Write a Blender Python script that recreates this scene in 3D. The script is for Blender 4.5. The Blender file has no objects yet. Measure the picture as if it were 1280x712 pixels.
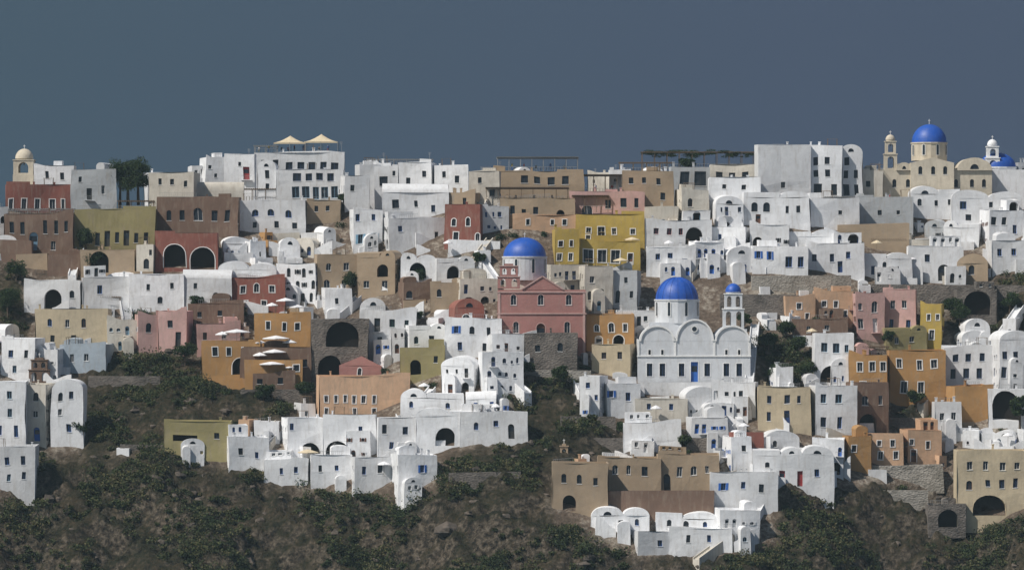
import bpy, math, random, numpy as np
from mathutils import Vector, noise, Matrix
rng=random.Random(7); nrg=np.random.default_rng(5)
scene=bpy.context.scene
# ------------------------------------------------------------------ site survey frame
K=0.16/900.0; CAMY=-900.0; ZC=57.0
def off(u): return 6*math.sin(u/150.0)+3*math.sin(u/61.0+1)
YB=[-90,0,28,110]; VB=[1300,712,575,262]
def ybase(v):
    if v<262: return 110+(262-v)*0.6
    return float(np.interp(-v,[-b for b in VB],YB))
def yof(u,v): return ybase(v)+off(u)
def sc(y): return K*(y-CAMY)
def P(u,v,y): s=sc(y); return Vector(((u-640)*s,y,ZC+(356-v)*s))
def uv_at(x,y):
    u=640+x/sc(y); yb=y-off(u)
    return u, float(np.interp(yb,YB,VB))
def inpoly(u,v,poly):
    c=False; n=len(poly); j=n-1
    for i in range(n):
        a,b=poly[i]; p,q=poly[j]
        if (b>v)!=(q>v) and u<(p-a)*(v-b)/(q-b)+a: c=not c
        j=i
    return c
VEG=[
 [(98,470),(140,438),(255,432),(330,492),(392,486),(398,505),(345,532),(275,548),(205,560),(100,560)],
 [(-900,625),(0,622),(45,562),(200,566),(275,575),(350,603),(450,618),(545,618),(548,565),(655,560),(690,560),(690,642),(740,665),(790,697),(915,692),(972,680),(972,612),(1045,608),(1190,600),(1200,645),(1280,645),(2200,640),(2200,1400),(-900,1400)],
 [(640,478),(725,462),(745,480),(725,500),(785,540),(780,562),(695,575),(690,600),(545,600),(600,552),(655,548),(640,500)],
 [(1178,388),(1225,352),(1290,335),(1290,418),(1240,418),(1185,432)],
 [(946,420),(1015,428),(1015,482),(948,482)],
 [(-60,318),(28,345),(34,420),(-60,420)],
 [(1250,470),(1300,470),(1300,560),(1262,560)],
 [(1110,500),(1165,500),(1165,535),(1112,535)],
]
def isveg(u,v): return any(inpoly(u,v,p) for p in VEG)
mu=np.arange(-300,1600,6); mv=np.arange(240,1000,6)
M=np.zeros((len(mv),len(mu)))
for i,v in enumerate(mv):
    for j,u in enumerate(mu): M[i,j]=1.0 if isveg(u,v) else 0.0
def blur(A,n):
    for _ in range(n):
        B=np.pad(A,1,mode='edge'); A=(B[1:-1,1:-1]*2+B[:-2,1:-1]+B[2:,1:-1]+B[1:-1,:-2]+B[1:-1,2:])/6
    return A
Mb=blur(M,3)
def vegmask(u,v):
    i=int(min(max((v-240)/6,0),len(mv)-1)); j=int(min(max((u+300)/6,0),len(mu)-1)); return Mb[i,j]
def terr(x,y,detail=True):
    u=640+x/sc(y); yb=y-off(u)
    if yb<=110:
        v=float(np.interp(yb,YB,VB)); z=ZC+(356-v)*sc(y)
    else:
        v=262; z=ZC+94*sc(110+off(u))-max(0,yb-165)*0.9
    m=vegmask(u,v)
    if detail:
        p=Vector((x*0.09,y*0.09,3.1))
        a=noise.fractal(p,0.9,2.1,5)
        r=1-abs(noise.noise(Vector((x*0.06+7,z*0.10,y*0.06))))*2.4
        g=noise.fractal(Vector((x*0.3,y*0.3,z*0.45)),0.6,2.1,5)
        low=min(1,max(0,(v-560)/80))
        st=math.sin(z*.9+3*noise.noise(Vector((x*.04,y*.04,2))))
        z+= (0.2+2.0*m)*a+m*(1.5+2.4*low)*(r-0.6)+ (0.12+(0.8+1.0*low)*m)*g -0.5*m + m*.35*low*st
    return max(z,-72.0)
# ------------------------------------------------------------------ materials
def newmat(n):
    m=bpy.data.materials.new(n); m.use_nodes=True; nt=m.node_tree; return m,nt,nt.nodes['Principled BSDF']
def N(nt,t,**k):
    n=nt.nodes.new(t)
    for a,b in k.items(): setattr(n,a,b)
    return n
def stucco(name,col,rough=0.85,var=0.15,bump=0.3,dirt=(0.30,0.25,0.19),dirtamt=0.42,rand=0.16):
    m,nt,b=newmat(name); L=nt.links
    geo=N(nt,'ShaderNodeNewGeometry')
    n1=N(nt,'ShaderNodeTexNoise'); n1.inputs['Scale'].default_value=0.45; n1.inputs['Detail'].default_value=6; n1.inputs['Roughness'].default_value=0.65
    mp=N(nt,'ShaderNodeMapping'); mp.inputs['Scale'].default_value=(1.6,1.6,0.35)
    n2=N(nt,'ShaderNodeTexNoise'); n2.inputs['Scale'].default_value=1.1; n2.inputs['Detail'].default_value=5
    L.new(geo.outputs['Position'],n1.inputs['Vector']); L.new(geo.outputs['Position'],mp.inputs['Vector']); L.new(mp.outputs[0],n2.inputs['Vector'])
    mr=N(nt,'ShaderNodeMapRange'); mr.inputs['From Min'].default_value=0.3; mr.inputs['From Max'].default_value=0.7; mr.inputs['To Min'].default_value=1-var; mr.inputs['To Max'].default_value=1+var*0.5
    L.new(n1.outputs['Fac'],mr.inputs['Value'])
    oi=N(nt,'ShaderNodeObjectInfo')
    mr2=N(nt,'ShaderNodeMapRange'); mr2.inputs['To Min'].default_value=1-rand; mr2.inputs['To Max'].default_value=1+rand*0.25
    L.new(oi.outputs['Random'],mr2.inputs['Value'])
    mul=N(nt,'ShaderNodeMath',operation='MULTIPLY'); L.new(mr.outputs[0],mul.inputs[0]); L.new(mr2.outputs[0],mul.inputs[1])
    hsv=N(nt,'ShaderNodeHueSaturation'); hsv.inputs['Color'].default_value=(*col,1); L.new(mul.outputs[0],hsv.inputs['Value'])
    dr=N(nt,'ShaderNodeMapRange'); dr.inputs['From Min'].default_value=0.5; dr.inputs['From Max'].default_value=0.76; dr.inputs['To Max'].default_value=dirtamt
    L.new(n2.outputs['Fac'],dr.inputs['Value'])
    mx=N(nt,'ShaderNodeMixRGB'); mx.inputs[2].default_value=(*dirt,1); L.new(dr.outputs[0],mx.inputs[0]); L.new(hsv.outputs[0],mx.inputs[1])
    L.new(mx.outputs[0],b.inputs['Base Color']); b.inputs['Roughness'].default_value=rough
    n3=N(nt,'ShaderNodeTexNoise'); n3.inputs['Scale'].default_value=2; n3.inputs['Detail'].default_value=4; L.new(geo.outputs['Position'],n3.inputs['Vector'])
    bp=N(nt,'ShaderNodeBump'); bp.inputs['Strength'].default_value=bump; bp.inputs['Distance'].default_value=0.15; L.new(n3.outputs['Fac'],bp.inputs['Height']); L.new(bp.outputs[0],b.inputs['Normal'])
    return m
def plain(name,col,rough=0.6,spec=0.5):
    m,nt,b=newmat(name); L=nt.links
    n1=N(nt,'ShaderNodeTexNoise'); n1.inputs['Scale'].default_value=2.0; n1.inputs['Detail'].default_value=3
    geo=N(nt,'ShaderNodeNewGeometry'); L.new(geo.outputs['Position'],n1.inputs['Vector'])
    mr=N(nt,'ShaderNodeMapRange'); mr.inputs['To Min'].default_value=0.75; mr.inputs['To Max'].default_value=1.2; L.new(n1.outputs['Fac'],mr.inputs['Value'])
    hsv=N(nt,'ShaderNodeHueSaturation'); hsv.inputs['Color'].default_value=(*col,1); L.new(mr.outputs[0],hsv.inputs['Value'])
    L.new(hsv.outputs[0],b.inputs['Base Color']); b.inputs['Roughness'].default_value=rough; b.inputs['Specular IOR Level'].default_value=spec
    return m
def stone(name,c1,c2,scale=1.6):
    m,nt,b=newmat(name); L=nt.links
    geo=N(nt,'ShaderNodeNewGeometry'); mp=N(nt,'ShaderNodeMapping'); mp.inputs['Scale'].default_value=(1,1,1.5); L.new(geo.outputs['Position'],mp.inputs[0])
    vo=N(nt,'ShaderNodeTexVoronoi'); vo.inputs['Scale'].default_value=scale; L.new(mp.outputs[0],vo.inputs['Vector'])
    bw=N(nt,'ShaderNodeRGBToBW'); L.new(vo.outputs['Color'],bw.inputs[0])
    n=N(nt,'ShaderNodeTexNoise'); n.inputs['Scale'].default_value=0.35; n.inputs['Detail'].default_value=8; n.inputs['Roughness'].default_value=.65; L.new(geo.outputs['Position'],n.inputs['Vector'])
    ad=N(nt,'ShaderNodeMath',operation='MULTIPLY_ADD'); ad.inputs[1].default_value=0.3; L.new(bw.outputs[0],ad.inputs[0])
    sb=N(nt,'ShaderNodeMapRange'); sb.inputs['From Min'].default_value=.3; sb.inputs['From Max'].default_value=.7; sb.inputs['To Max'].default_value=.75; L.new(n.outputs['Fac'],sb.inputs['Value']); L.new(sb.outputs[0],ad.inputs[2])
    mx=N(nt,'ShaderNodeMixRGB'); mx.inputs[1].default_value=(*c1,1); mx.inputs[2].default_value=(*c2,1); L.new(ad.outputs[0],mx.inputs[0]); L.new(mx.outputs[0],b.inputs['Base Color'])
    b.inputs['Roughness'].default_value=0.95
    bp=N(nt,'ShaderNodeBump'); bp.inputs['Distance'].default_value=0.2; bp.inputs['Strength'].default_value=0.6; L.new(vo.outputs['Distance'],bp.inputs['Height']); L.new(bp.outputs[0],b.inputs['Normal'])
    return m
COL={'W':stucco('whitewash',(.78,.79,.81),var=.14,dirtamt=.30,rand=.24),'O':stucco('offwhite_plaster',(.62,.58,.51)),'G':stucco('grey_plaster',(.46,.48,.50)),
 'C':stucco('cream_plaster',(.54,.45,.31)),'T':stucco('tan_plaster',(.37,.28,.19),dirtamt=.5),'B':stucco('brown_plaster',(.19,.12,.085)),
 'H':stucco('ochre_plaster',(.43,.24,.09)),'Y':stucco('yellow_plaster',(.50,.36,.08)),'P':stucco('dusty_pink_plaster',(.38,.18,.16),dirtamt=.25,rand=.05),
 'R':stucco('terracotta_plaster',(.26,.09,.065)),'K':stucco('peach_plaster',(.60,.39,.25)),'L':stucco('salmon_plaster',(.57,.36,.33)),
 'U':stucco('bluegrey_plaster',(.36,.42,.48)),'E':stucco('olive_plaster',(.30,.26,.12)),'D':plain('dark_timber',(.05,.04,.035)),
 'S':stone('lava_stone',(.05,.045,.04),(.23,.20,.175),2.2),'Q':stone('pale_rubble_stone',(.13,.12,.10),(.42,.39,.35),2.2)}
NAMES={'W':'white_house','O':'offwhite_house','G':'grey_house','C':'cream_house','T':'tan_house','B':'brown_house','H':'ochre_house','Y':'yellow_house','P':'pink_house','R':'terracotta_house','K':'peach_house','L':'salmon_house','U':'blue_grey_house','E':'olive_house','D':'timber_pavilion','S':'stone_house','Q':'rubble_stone_house'}
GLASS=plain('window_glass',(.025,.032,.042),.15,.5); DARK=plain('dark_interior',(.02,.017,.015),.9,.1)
FR={'b':plain('blue_paint',(.03,.13,.46),.5),'n':plain('navy_paint',(.02,.05,.16),.5),'k':plain('black_paint',(.03,.03,.03),.6),'r':plain('brown_paint',(.14,.06,.035),.6),
 'w':plain('white_paint',(.7,.7,.7),.5),'g':plain('green_paint',(.03,.11,.08),.5),'y':plain('timber_paint',(.28,.18,.09),.6),'c':plain('pale_blue_paint',(.2,.36,.5),.5),'m':plain('red_paint',(.28,.03,.03),.5)}
BLUE=stucco('dome_blue_paint',(.012,.085,.42),rough=.5,var=.22,bump=.1,dirt=(.07,.13,.36),dirtamt=.5,rand=.0)
METAL=plain('grey_metal',(.3,.3,.3),.4); CANVAS=plain('cream_canvas',(.62,.52,.36),.8); WCAN=plain('white_canvas',(.78,.78,.8),.8); WOOD=plain('weathered_wood',(.16,.11,.07),.8)
TRIM=stucco('white_trim',(.80,.80,.79),rand=.0,dirtamt=.12); PTRIM=stucco('pale_pink_trim',(.50,.33,.30),rand=0,dirtamt=.2)
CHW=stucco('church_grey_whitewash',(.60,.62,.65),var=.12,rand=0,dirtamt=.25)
# ------------------------------------------------------------------ mesh builder
Z=Vector((0,0,1))
class MB:
    def __init__(s): s.v=[];s.f=[];s.m=[];s.sm=[];s.mats=[]
    def mi(s,m):
        if m not in s.mats: s.mats.append(m)
        return s.mats.index(m)
    def face(s,pts,mat,sm=False):
        i=len(s.v); s.v+= [tuple(p) for p in pts]; s.f.append(tuple(range(i,i+len(pts)))); s.m.append(s.mi(mat)); s.sm.append(sm)
    def box(s,x0,x1,y0,y1,z0,z1,mat):
        p=[(x0,y0,z0),(x1,y0,z0),(x1,y1,z0),(x0,y1,z0),(x0,y0,z1),(x1,y0,z1),(x1,y1,z1),(x0,y1,z1)]
        i=len(s.v); s.v+=p
        for f in ((0,3,2,1),(4,5,6,7),(0,1,5,4),(1,2,6,5),(2,3,7,6),(3,0,4,7)):
            s.f.append(tuple(i+a for a in f)); s.m.append(s.mi(mat)); s.sm.append(False)
    def grid(s,rows,mat,sm=True,closed=False):
        i=len(s.v); n=len(rows[0])
        for r in rows: s.v+=[tuple(p) for p in r]
        for a in range(len(rows)-1):
            for b in range(n if closed else n-1):
                c=(b+1)%n
                s.f.append((i+a*n+b,i+a*n+c,i+(a+1)*n+c,i+(a+1)*n+b)); s.m.append(s.mi(mat)); s.sm.append(sm)
    def lathe(s,cx,cy,prof,mat,n=24,sm=True):
        rows=[[(cx+r*math.cos(2*math.pi*j/n),cy+r*math.sin(2*math.pi*j/n),z) for j in range(n)] for r,z in prof]
        s.grid(rows,mat,sm,True)
    def beam(s,a,b,r,mat):
        a=Vector(a);b=Vector(b);d=(b-a).normalized(); q=d.cross(Z)
        if q.length<1e-3:q=Vector((1,0,0))
        q.normalize(); t=d.cross(q)
        c=[(1,1),(-1,1),(-1,-1),(1,-1)]
        s.grid([[a+q*r*i+t*r*j for i,j in c],[b+q*r*i+t*r*j for i,j in c]],mat,False,True)
    def wobble(s,amp,fr,seed):
        o=Vector((seed*3.7,seed*1.3,seed*7.1)); out=[]
        for v in s.v:
            n=noise.noise_vector(Vector(v)*fr+o); out.append((v[0]+n.x*amp,v[1]+n.y*amp,v[2]+n.z*amp*1.3))
        s.v=out
    def merge(s,sub,dx,dy,dz):
        i=len(s.v); s.v+=[(x+dx,y+dy,z+dz) for x,y,z in sub.v]; s.f+=[tuple(q+i for q in f) for f in sub.f]; s.m+=[s.mi(sub.mats[q]) for q in sub.m]; s.sm+=sub.sm
    def obj(s,name,loc=(0,0,0),yaw=0):
        me=bpy.data.meshes.new(name); me.from_pydata(s.v,[],s.f)
        for m in s.mats: me.materials.append(m)
        me.polygons.foreach_set('material_index',s.m); me.polygons.foreach_set('use_smooth',s.sm)
        me.update(); ob=bpy.data.objects.new(name,me); scene.collection.objects.link(ob); ob.location=loc; ob.rotation_euler=(0,0,yaw); return ob
def outline(o,t=0.0,n=10):
    x0,x1,z0,z1=o['x0']-t,o['x1']+t,o['z0']-(t if t and o['k'] in 'w' else 0),o['z1']+t
    if not o['arch']: return [(x0,z0),(x1,z0),(x1,z1),(x0,z1)]
    rise=min((x1-x0)/2,(z1-z0)*0.7); zc=z1-rise; xm=(x0+x1)/2; r=(x1-x0)/2
    return [(x0,z0),(x1,z0)]+[(xm+r*math.cos(math.pi*i/n),zc+rise*math.sin(math.pi*i/n)) for i in range(n+1)]
def facade(mb,O,U,Nn,w,z0,z1,ops,mat,trim=None,thick=None):
    O=Vector(O)
    def pt(a,b,c=0): return O+U*a+Z*b-Nn*c
    good=[]
    for o in ops:
        if o['x0']<0.06 or o['x1']>w-0.06 or o['z1']>z1-0.1 or o['z1']-o['z0']<0.25 or o['x1']-o['x0']<0.2: continue
        if o['z0']<z0: o['z0']=z0
        if any(not(o['x1']<=g['x0'] or o['x0']>=g['x1'] or o['z1']<=g['z0'] or o['z0']>=g['z1']) for g in good): continue
        good.append(o)
    xs=sorted({0.0,w}|{o['x0'] for o in good}|{o['x1'] for o in good}); zs=sorted({z0,z1}|{o['z0'] for o in good}|{o['z1'] for o in good})
    for i in range(len(xs)-1):
        for j in range(len(zs)-1):
            a=(xs[i]+xs[i+1])/2;b=(zs[j]+zs[j+1])/2
            if any(o['x0']<a<o['x1'] and o['z0']<b<o['z1'] for o in good): continue
            mb.face([pt(xs[i],zs[j]),pt(xs[i+1],zs[j]),pt(xs[i+1],zs[j+1]),pt(xs[i],zs[j+1])],mat)
    for o in good:
        k=o['k']; dep=thick or {'w':.3,'d':.35,'c':1.8,'o':.3,'B':1.5}.get(k,.25)
        out=outline(o); fm=FR[o.get('col','k')]
        if o['arch']:
            arc=out[2:]; h=len(arc)//2
            for i in range(len(arc)-1):
                cr=(o['x1'],o['z1']) if i<h else (o['x0'],o['z1'])
                mb.face([pt(*cr),pt(*arc[i]),pt(*arc[i+1])],mat)
        n=len(out)
        for i in range(n):
            p,q=out[i],out[(i+1)%n]
            mb.face([pt(*p),pt(*q),pt(*q,dep),pt(*p,dep)],mat)
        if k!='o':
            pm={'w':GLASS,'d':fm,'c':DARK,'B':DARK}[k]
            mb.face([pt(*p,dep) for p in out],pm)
        x0,x1,a0,a1=o['x0'],o['x1'],o['z0'],o['z1']
        def bar(xa,xb,za,zb,c0,c1,m):
            pp=[pt(xa,za,c0),pt(xb,za,c0),pt(xb,zb,c0),pt(xa,zb,c0)]; qq=[pt(xa,za,c1),pt(xb,za,c1),pt(xb,zb,c1),pt(xa,zb,c1)]
            mb.face(qq,m)
            for i in range(4): mb.face([pp[i],pp[(i+1)%4],qq[(i+1)%4],qq[i]],m)
        f=.07
        if k=='w':
            top=a1 if not o['arch'] else a1-(x1-x0)*.35
            bar(x0,x0+f,a0,top,dep-.01,dep-.07,fm); bar(x1-f,x1,a0,top,dep-.01,dep-.07,fm)
            xm=(x0+x1)/2; bar(xm-.03,xm+.03,a0+f,a1-f-.02,dep-.01,dep-.06,fm)
            bar(x0+f,x1-f,a0,a0+f,dep-.01,dep-.07,fm)
            if not o['arch']: bar(x0+f,x1-f,a1-f,a1,dep-.01,dep-.07,fm)
            bar(x0-.08,x1+.08,a0-.1,a0-.01,.0,-.08,TRIM)
            if o.get('shut'):
                sw=(x1-x0)*.48; bar(x0-sw-.03,x0-.03,a0,a1-.02,0,-.06,fm); bar(x1+.03,x1+sw+.03,a0,a1-.02,0,-.06,fm)
        if k=='d':
            bar(x0+.14,x1-.14,a0+(a1-a0)*.5,a0+(a1-a0)*.8,dep-.005,dep-.015,GLASS)
        if k=='B':
            bar(x0+.05,x0+.2,a0,a1-(x1-x0)*.5,.9,.8,fm); bar(x1-.2,x1-.05,a0,a1-(x1-x0)*.5,.9,.8,fm)
        if o.get('balc') :
            bar(x0-.5,x1+.5,a0-.15,a0-.02,0,-.9,mat)
            q=x0-.5
            while q<x1+.5: bar(q,q+.03,a0,a0+.85,-.85,-.88,METAL); q+=.25
            bar(x0-.5,x1+.5,a0+.85,a0+.9,-.83,-.9,METAL)
        if trim is not None and k in 'wdcB':
            t=.16; oo=outline(o,t); 
            for i in range(n):
                if i==0 and k!='w': continue
                p,q=out[i],out[(i+1)%n]; P2,Q2=oo[i],oo[(i+1)%n]
                mb.face([pt(*p,-.06),pt(*q,-.06),pt(*Q2,-.06),pt(*P2,-.06)],trim)
                mb.face([pt(*P2,-.06),pt(*Q2,-.06),pt(*Q2),pt(*P2)],trim)
def mkop(xc,z0,z1,w,k,arch=False,col='k',shut=False,balc=False): return dict(x0=xc-w/2,x1=xc+w/2,z0=z0,z1=z1,k=k,arch=arch,col=col,shut=shut,balc=balc)
def auto_ops(w,h,r,warm=False):
    ops=[]; rows=max(1,int(h/2.5)); pal=('rrkywwg' if warm else 'bnkrwwckbnb')
    colr=r.choice(pal); arch=r.random()<.45; sh=r.random()<.25
    if h<1.5: return ops
    sh_h=h/rows
    for j in range(rows):
        x=r.uniform(.4,1.1)
        while x<w-.5:
            t=r.random(); zb=j*sh_h
            if t<.13: x+=r.uniform(.8,2.0); continue
            if j==0 and t<.4: ww=r.uniform(.75,1.05); ops.append(mkop(x+ww/2,zb+.05,zb+min(2.05,sh_h-.3),ww,'d',arch or r.random()<.3,colr))
            elif j==0 and t<.52: ww=r.uniform(1.7,2.6); ops.append(mkop(x+ww/2,zb,zb+min(2.4,sh_h-.25),ww,'B',True,colr))
            elif j>0 and t<.3: ww=.85; ops.append(mkop(x+ww/2,zb+.15,zb+min(2.1,sh_h-.25),ww,'d',arch,colr,False,r.random()<.5))
            else:
                ww=r.uniform(.4,.85); hb=r.uniform(.7,1.05); ops.append(mkop(x+ww/2,zb+hb,zb+min(hb+r.uniform(.6,1.15),sh_h-.2),ww,'w',arch,colr,sh))
            x+=ww+r.uniform(.45,1.5)
    return ops
def roof_vault(mb,x0,x1,y0,y1,z,rise,mat,n=14,fan=True):
    xm=(x0+x1)/2;r=(x1-x0)/2
    arc=[(xm-r*math.cos(math.pi*i/n),z+rise*math.sin(math.pi*i/n)) for i in range(n+1)]
    mb.grid([[(a,y0,b) for a,b in arc],[(a,y1,b) for a,b in arc]],mat)
    mb.face([(a,y1,b) for a,b in arc],mat)
    if fan and rise>1.1 and rise>r*.6:
        q=.25
        inn=[(xm+(a-xm)*q,z+.25+(b-z)*q*1.6) for a,b in arc]
        for i in range(n): mb.face([(arc[i][0],y0,arc[i][1]),(arc[i+1][0],y0,arc[i+1][1]),(inn[i+1][0],y0,inn[i+1][1]),(inn[i][0],y0,inn[i][1])],mat)
        mb.face([(arc[0][0],y0,arc[0][1]),(inn[0][0],y0,inn[0][1]),(inn[n][0],y0,inn[n][1]),(arc[n][0],y0,arc[n][1])],mat)
        mb.face([(a,y0+.25,b) for a,b in inn],GLASS)
        for i in range(n): mb.face([(inn[i][0],y0,inn[i][1]),(inn[i+1][0],y0,inn[i+1][1]),(inn[i+1][0],y0+.25,inn[i+1][1]),(inn[i][0],y0+.25,inn[i][1])],mat)
        mb.face([(inn[0][0],y0,inn[0][1]),(inn[n][0],y0,inn[n][1]),(inn[n][0],y0+.25,inn[n][1]),(inn[0][0],y0+.25,inn[0][1])],mat)
    else: mb.face([(a,y0,b) for a,b in arc],mat)
def flat_roof(mb,x0,x1,y0,y1,h,mat,p=.45,t=.25):
    a,b,c,d=x0+t,x1-t,y0+t,y1-t
    o=[(x0,y0),(x1,y0),(x1,y1),(x0,y1)]; i_=[(a,c),(b,c),(b,d),(a,d)]
    for k in range(4):
        l=(k+1)%4
        mb.face([(*o[k],h),(*o[l],h),(*i_[l],h),(*i_[k],h)],mat); mb.face([(*i_[k],h),(*i_[l],h),(*i_[l],h-p),(*i_[k],h-p)],mat)
    mb.face([(*q,h-p) for q in i_],mat)
X=Vector((1,0,0));Yv=Vector((0,1,0))
def house(mb,w,d,h,low,mat,roof,ops,sideops=([],[]),trim=None,rise=None,y0=0,x0=0):
    segs=[(0,1)]
    if roof=='v' and w>7.5:
        k=max(2,round(w/6.5)); cuts=sorted([0,1]+[(i+(.18*math.sin(w*7+i*5)))/k for i in range(1,k)]); segs=list(zip(cuts[:-1],cuts[1:]))
    rise=rise if rise is not None else min(w/len(segs)*.42,h*.38,2.0)
    hh=h if roof in 'f' else h-rise
    facade(mb,(x0,y0,0),X,-Yv,w,-low,hh,ops,mat,trim)
    facade(mb,(x0,y0+d,0),-Yv,-X,d,-low,hh,sideops[0],mat); facade(mb,(x0+w,y0,0),Yv,X,d,-low,hh,sideops[1],mat)
    mb.face([(x0+w,y0+d,-low),(x0,y0+d,-low),(x0,y0+d,hh),(x0+w,y0+d,hh)],mat)
    if roof=='f': flat_roof(mb,x0,x0+w,y0,y0+d,h,mat)
    elif roof=='v':
        for i,(a,b) in enumerate(segs):
            if len(segs)>1 and (i+int(w*3))%3==1:
                mb.box(x0+w*a,x0+w*b,y0,y0+d,hh-.002,hh+rise*.55,mat)
            else: roof_vault(mb,x0+w*a,x0+w*b,y0,y0+d,hh,rise*(1 if i%2==0 else .75),mat)
    elif roof=='g':
        mb.face([(x0,y0,hh),(x0+w,y0,hh),(x0+w/2,y0,h)],mat); mb.face([(x0,y0+d,hh),(x0+w,y0+d,hh),(x0+w/2,y0+d,h)],mat)
        mb.face([(x0,y0,hh),(x0+w/2,y0,h),(x0+w/2,y0+d,h),(x0,y0+d,hh)],mat); mb.face([(x0+w,y0,hh),(x0+w/2,y0,h),(x0+w/2,y0+d,h),(x0+w,y0+d,hh)],mat)
    elif roof=='s':
        n=12; arc=[(y0+d/2-d/2*math.cos(math.pi*i/n),hh+rise*math.sin(math.pi*i/n)) for i in range(n+1)]
        mb.grid([[(x0,a,b) for a,b in arc],[(x0+w,a,b) for a,b in arc]],mat); mb.face([(x0,a,b) for a,b in arc],mat); mb.face([(x0+w,a,b) for a,b in arc],mat)
def wedge(mb,x0,x1,y0,y1,z0,za,zb,mat):
    n=5; r=[]
    for i in range(n+1):
        f=i/n; x=x0+(x1-x0)*f; z=za+(zb-za)*(f*f*(3-2*f)); r.append([(x,y0,z0),(x,y1,z0),(x,y1,z),(x,y0,z)])
    mb.grid(r,mat,False,True); mb.face(r[0],mat); mb.face(r[-1],mat)
def extras(mb,w,d,h,low,mat,roof,r,annex,warm,ridge):
    if roof=='f' and h>1.5:
        for _ in range(r.choice([0,1,1,2,3])):
            cx=r.uniform(.4,max(.5,w-.8)); cy=r.uniform(.5,d-.8); ch=r.uniform(.4,1.1); q=r.uniform(.3,.55)
            mb.box(cx,cx+q,cy,cy+q,h-.46,h+ch,mat); mb.box(cx-.08,cx+q+.08,cy-.08,cy+q+.08,h+ch+.003,h+ch+.12,mat)
        t=r.random()
        if t<.3 and w>2.5:
            ww=w*r.uniform(.25,.6); x0=r.choice([0.003,w-ww-.003]); hi=r.uniform(.4,1.1)
            if x0<.1: wedge(mb,x0,x0+ww,.002,.28,h-.1,h+hi,h+.02,mat)
            else: wedge(mb,x0,x0+ww,.002,.28,h-.1,h+.02,h+hi,mat)
        elif t<.5 and w>3:
            ww=w*r.uniform(.2,.4); x0=r.choice([0.003,w-ww-.003]); mb.box(x0,x0+ww,.002,.3,h+.003,h+r.uniform(.3,.7),mat)
        if r.random()<.32 and w>2:
            a=r.uniform(0,w*.4); b=a+w*r.uniform(.3,.6)
            n=int((b-a)/.4)
            for i in range(n+1): mb.box(a+i*.4,a+i*.4+.04,.1,.14,h+.003,h+.8,METAL)
            mb.box(a,b,.09,.15,h+.8,h+.85,METAL)
        if r.random()<.22: # aerial
            x0=r.uniform(.5,max(.6,w-.6)); hh=r.uniform(1.2,2.4); mb.box(x0,x0+.06,d*.5,d*.5+.06,h-.45,h+hh,METAL)
            for k in range(3): mb.box(x0-.35+k*.05,x0+.4-k*.05,d*.5+.061,d*.5+.1,h+hh-.15-k*.22,h+hh-.11-k*.22,METAL)
        if ridge and w>4 and r.random()<.5:
            ww=r.uniform(1.6,3); x0=r.uniform(.3,w-ww-.3); mb.box(x0,x0+ww,d*.4,d*.8,h-.44,h+r.uniform(.6,1.4),mat)
        if not ridge and w>4 and h<8 and r.random()<.5:
            ww=w*r.uniform(.3,.6); x0=r.choice([.3,w-ww-.3,r.uniform(.3,w-ww-.3)]); hu=r.uniform(1.3,2.5)
            sub=MB(); house(sub,ww,d*.6,hu,.4,mat,r.choice('fvv') if ww<5 else 'f',auto_ops(ww,hu,r,warm))
            mb.merge(sub,x0,d*.35,h-.1)
        if r.random()<.14 and w>3:
            x0=r.uniform(.3,w-2.4)
            for a in (0,2):
                for b in (0,1.8): mb.box(x0+a,x0+a+.09,.5+b,.59+b,h-.45,h+1.5,WOOD)
            for i in range(7): mb.box(x0-.1+i*.35,x0-.03+i*.35,.3,2.6,h+1.503,h+1.58,WOOD)
    if annex and w>3.4 and h>2.6:
        for _ in range(1 if w<9 else 2):
            if r.random()<.2: continue
            ww=w*r.uniform(.22,.5); x0=r.uniform(0.02,w-ww-.02); hu=h*r.uniform(.3,.65); dd=r.uniform(1.5,3.4)
            sub=MB(); house(sub,ww,dd,hu,low+1.5,mat,r.choice('fvv') if ww<4.5 else 'f',auto_ops(ww,hu,r,warm))
            mb.merge(sub,x0,-dd-.003-r.random()*.01,0)
        if r.random()<.45:
            n=min(15,int(h*.6/.2)); x=r.uniform(0,max(.1,w-n*.28)); sg=r.choice((1,-1)); q0=-.9-r.random()*.3
            for i in range(n):
                xa=x+i*.28 if sg>0 else x+(n-i)*.28
                mb.box(xa,xa+.277,q0,-.02,-low,(i+1)*.2,mat)
            hh=n*.2
            if sg>0: wedge(mb,x,x+n*.28,q0-.22,q0-.003,-low,.6,hh+.6,mat)
            else: wedge(mb,x+.28,x+n*.28+.28,q0-.22,q0-.003,-low,hh+.6,.6,mat)
occ=np.full((90,200),-1.0)
def occ_mark(u0,u1,vt,vb):
    a=occ[max(0,int(vt/8)):int(vb/8)+1,max(0,int((u0+160)/8)):int((u1+160)/8)+1]; np.maximum(a,vb,out=a)
def place(u0,u1,vt,vb,yaw,d,dy=0):
    y=yof((u0+u1)/2,vb)-.4+dy; s=sc(y); th=math.radians(yaw); W=(u1-u0)*s
    d=min(d,W*.45/max(.01,abs(math.sin(th)))) if yaw else d
    w=(W-d*abs(math.sin(th)))/math.cos(th)
    xx=(u0-640)*s; ox=xx+(d*math.sin(th) if th>0 else 0); oy=y+(w*abs(math.sin(th)) if th<0 else 0)
    h=(vb-vt)*s; z=ZC+(356-vb)*s
    return y,s,th,w,d,h,z,ox,oy
def lowof(ox,oy,th,w,z):
    lo=min(terr(ox,oy,False),terr(ox+w*math.cos(th),oy+w*math.sin(th),False)); return max(1.2,z-lo+1.5)
WARM='CTBHYPRKLESQ'
seedc=[0]
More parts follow.
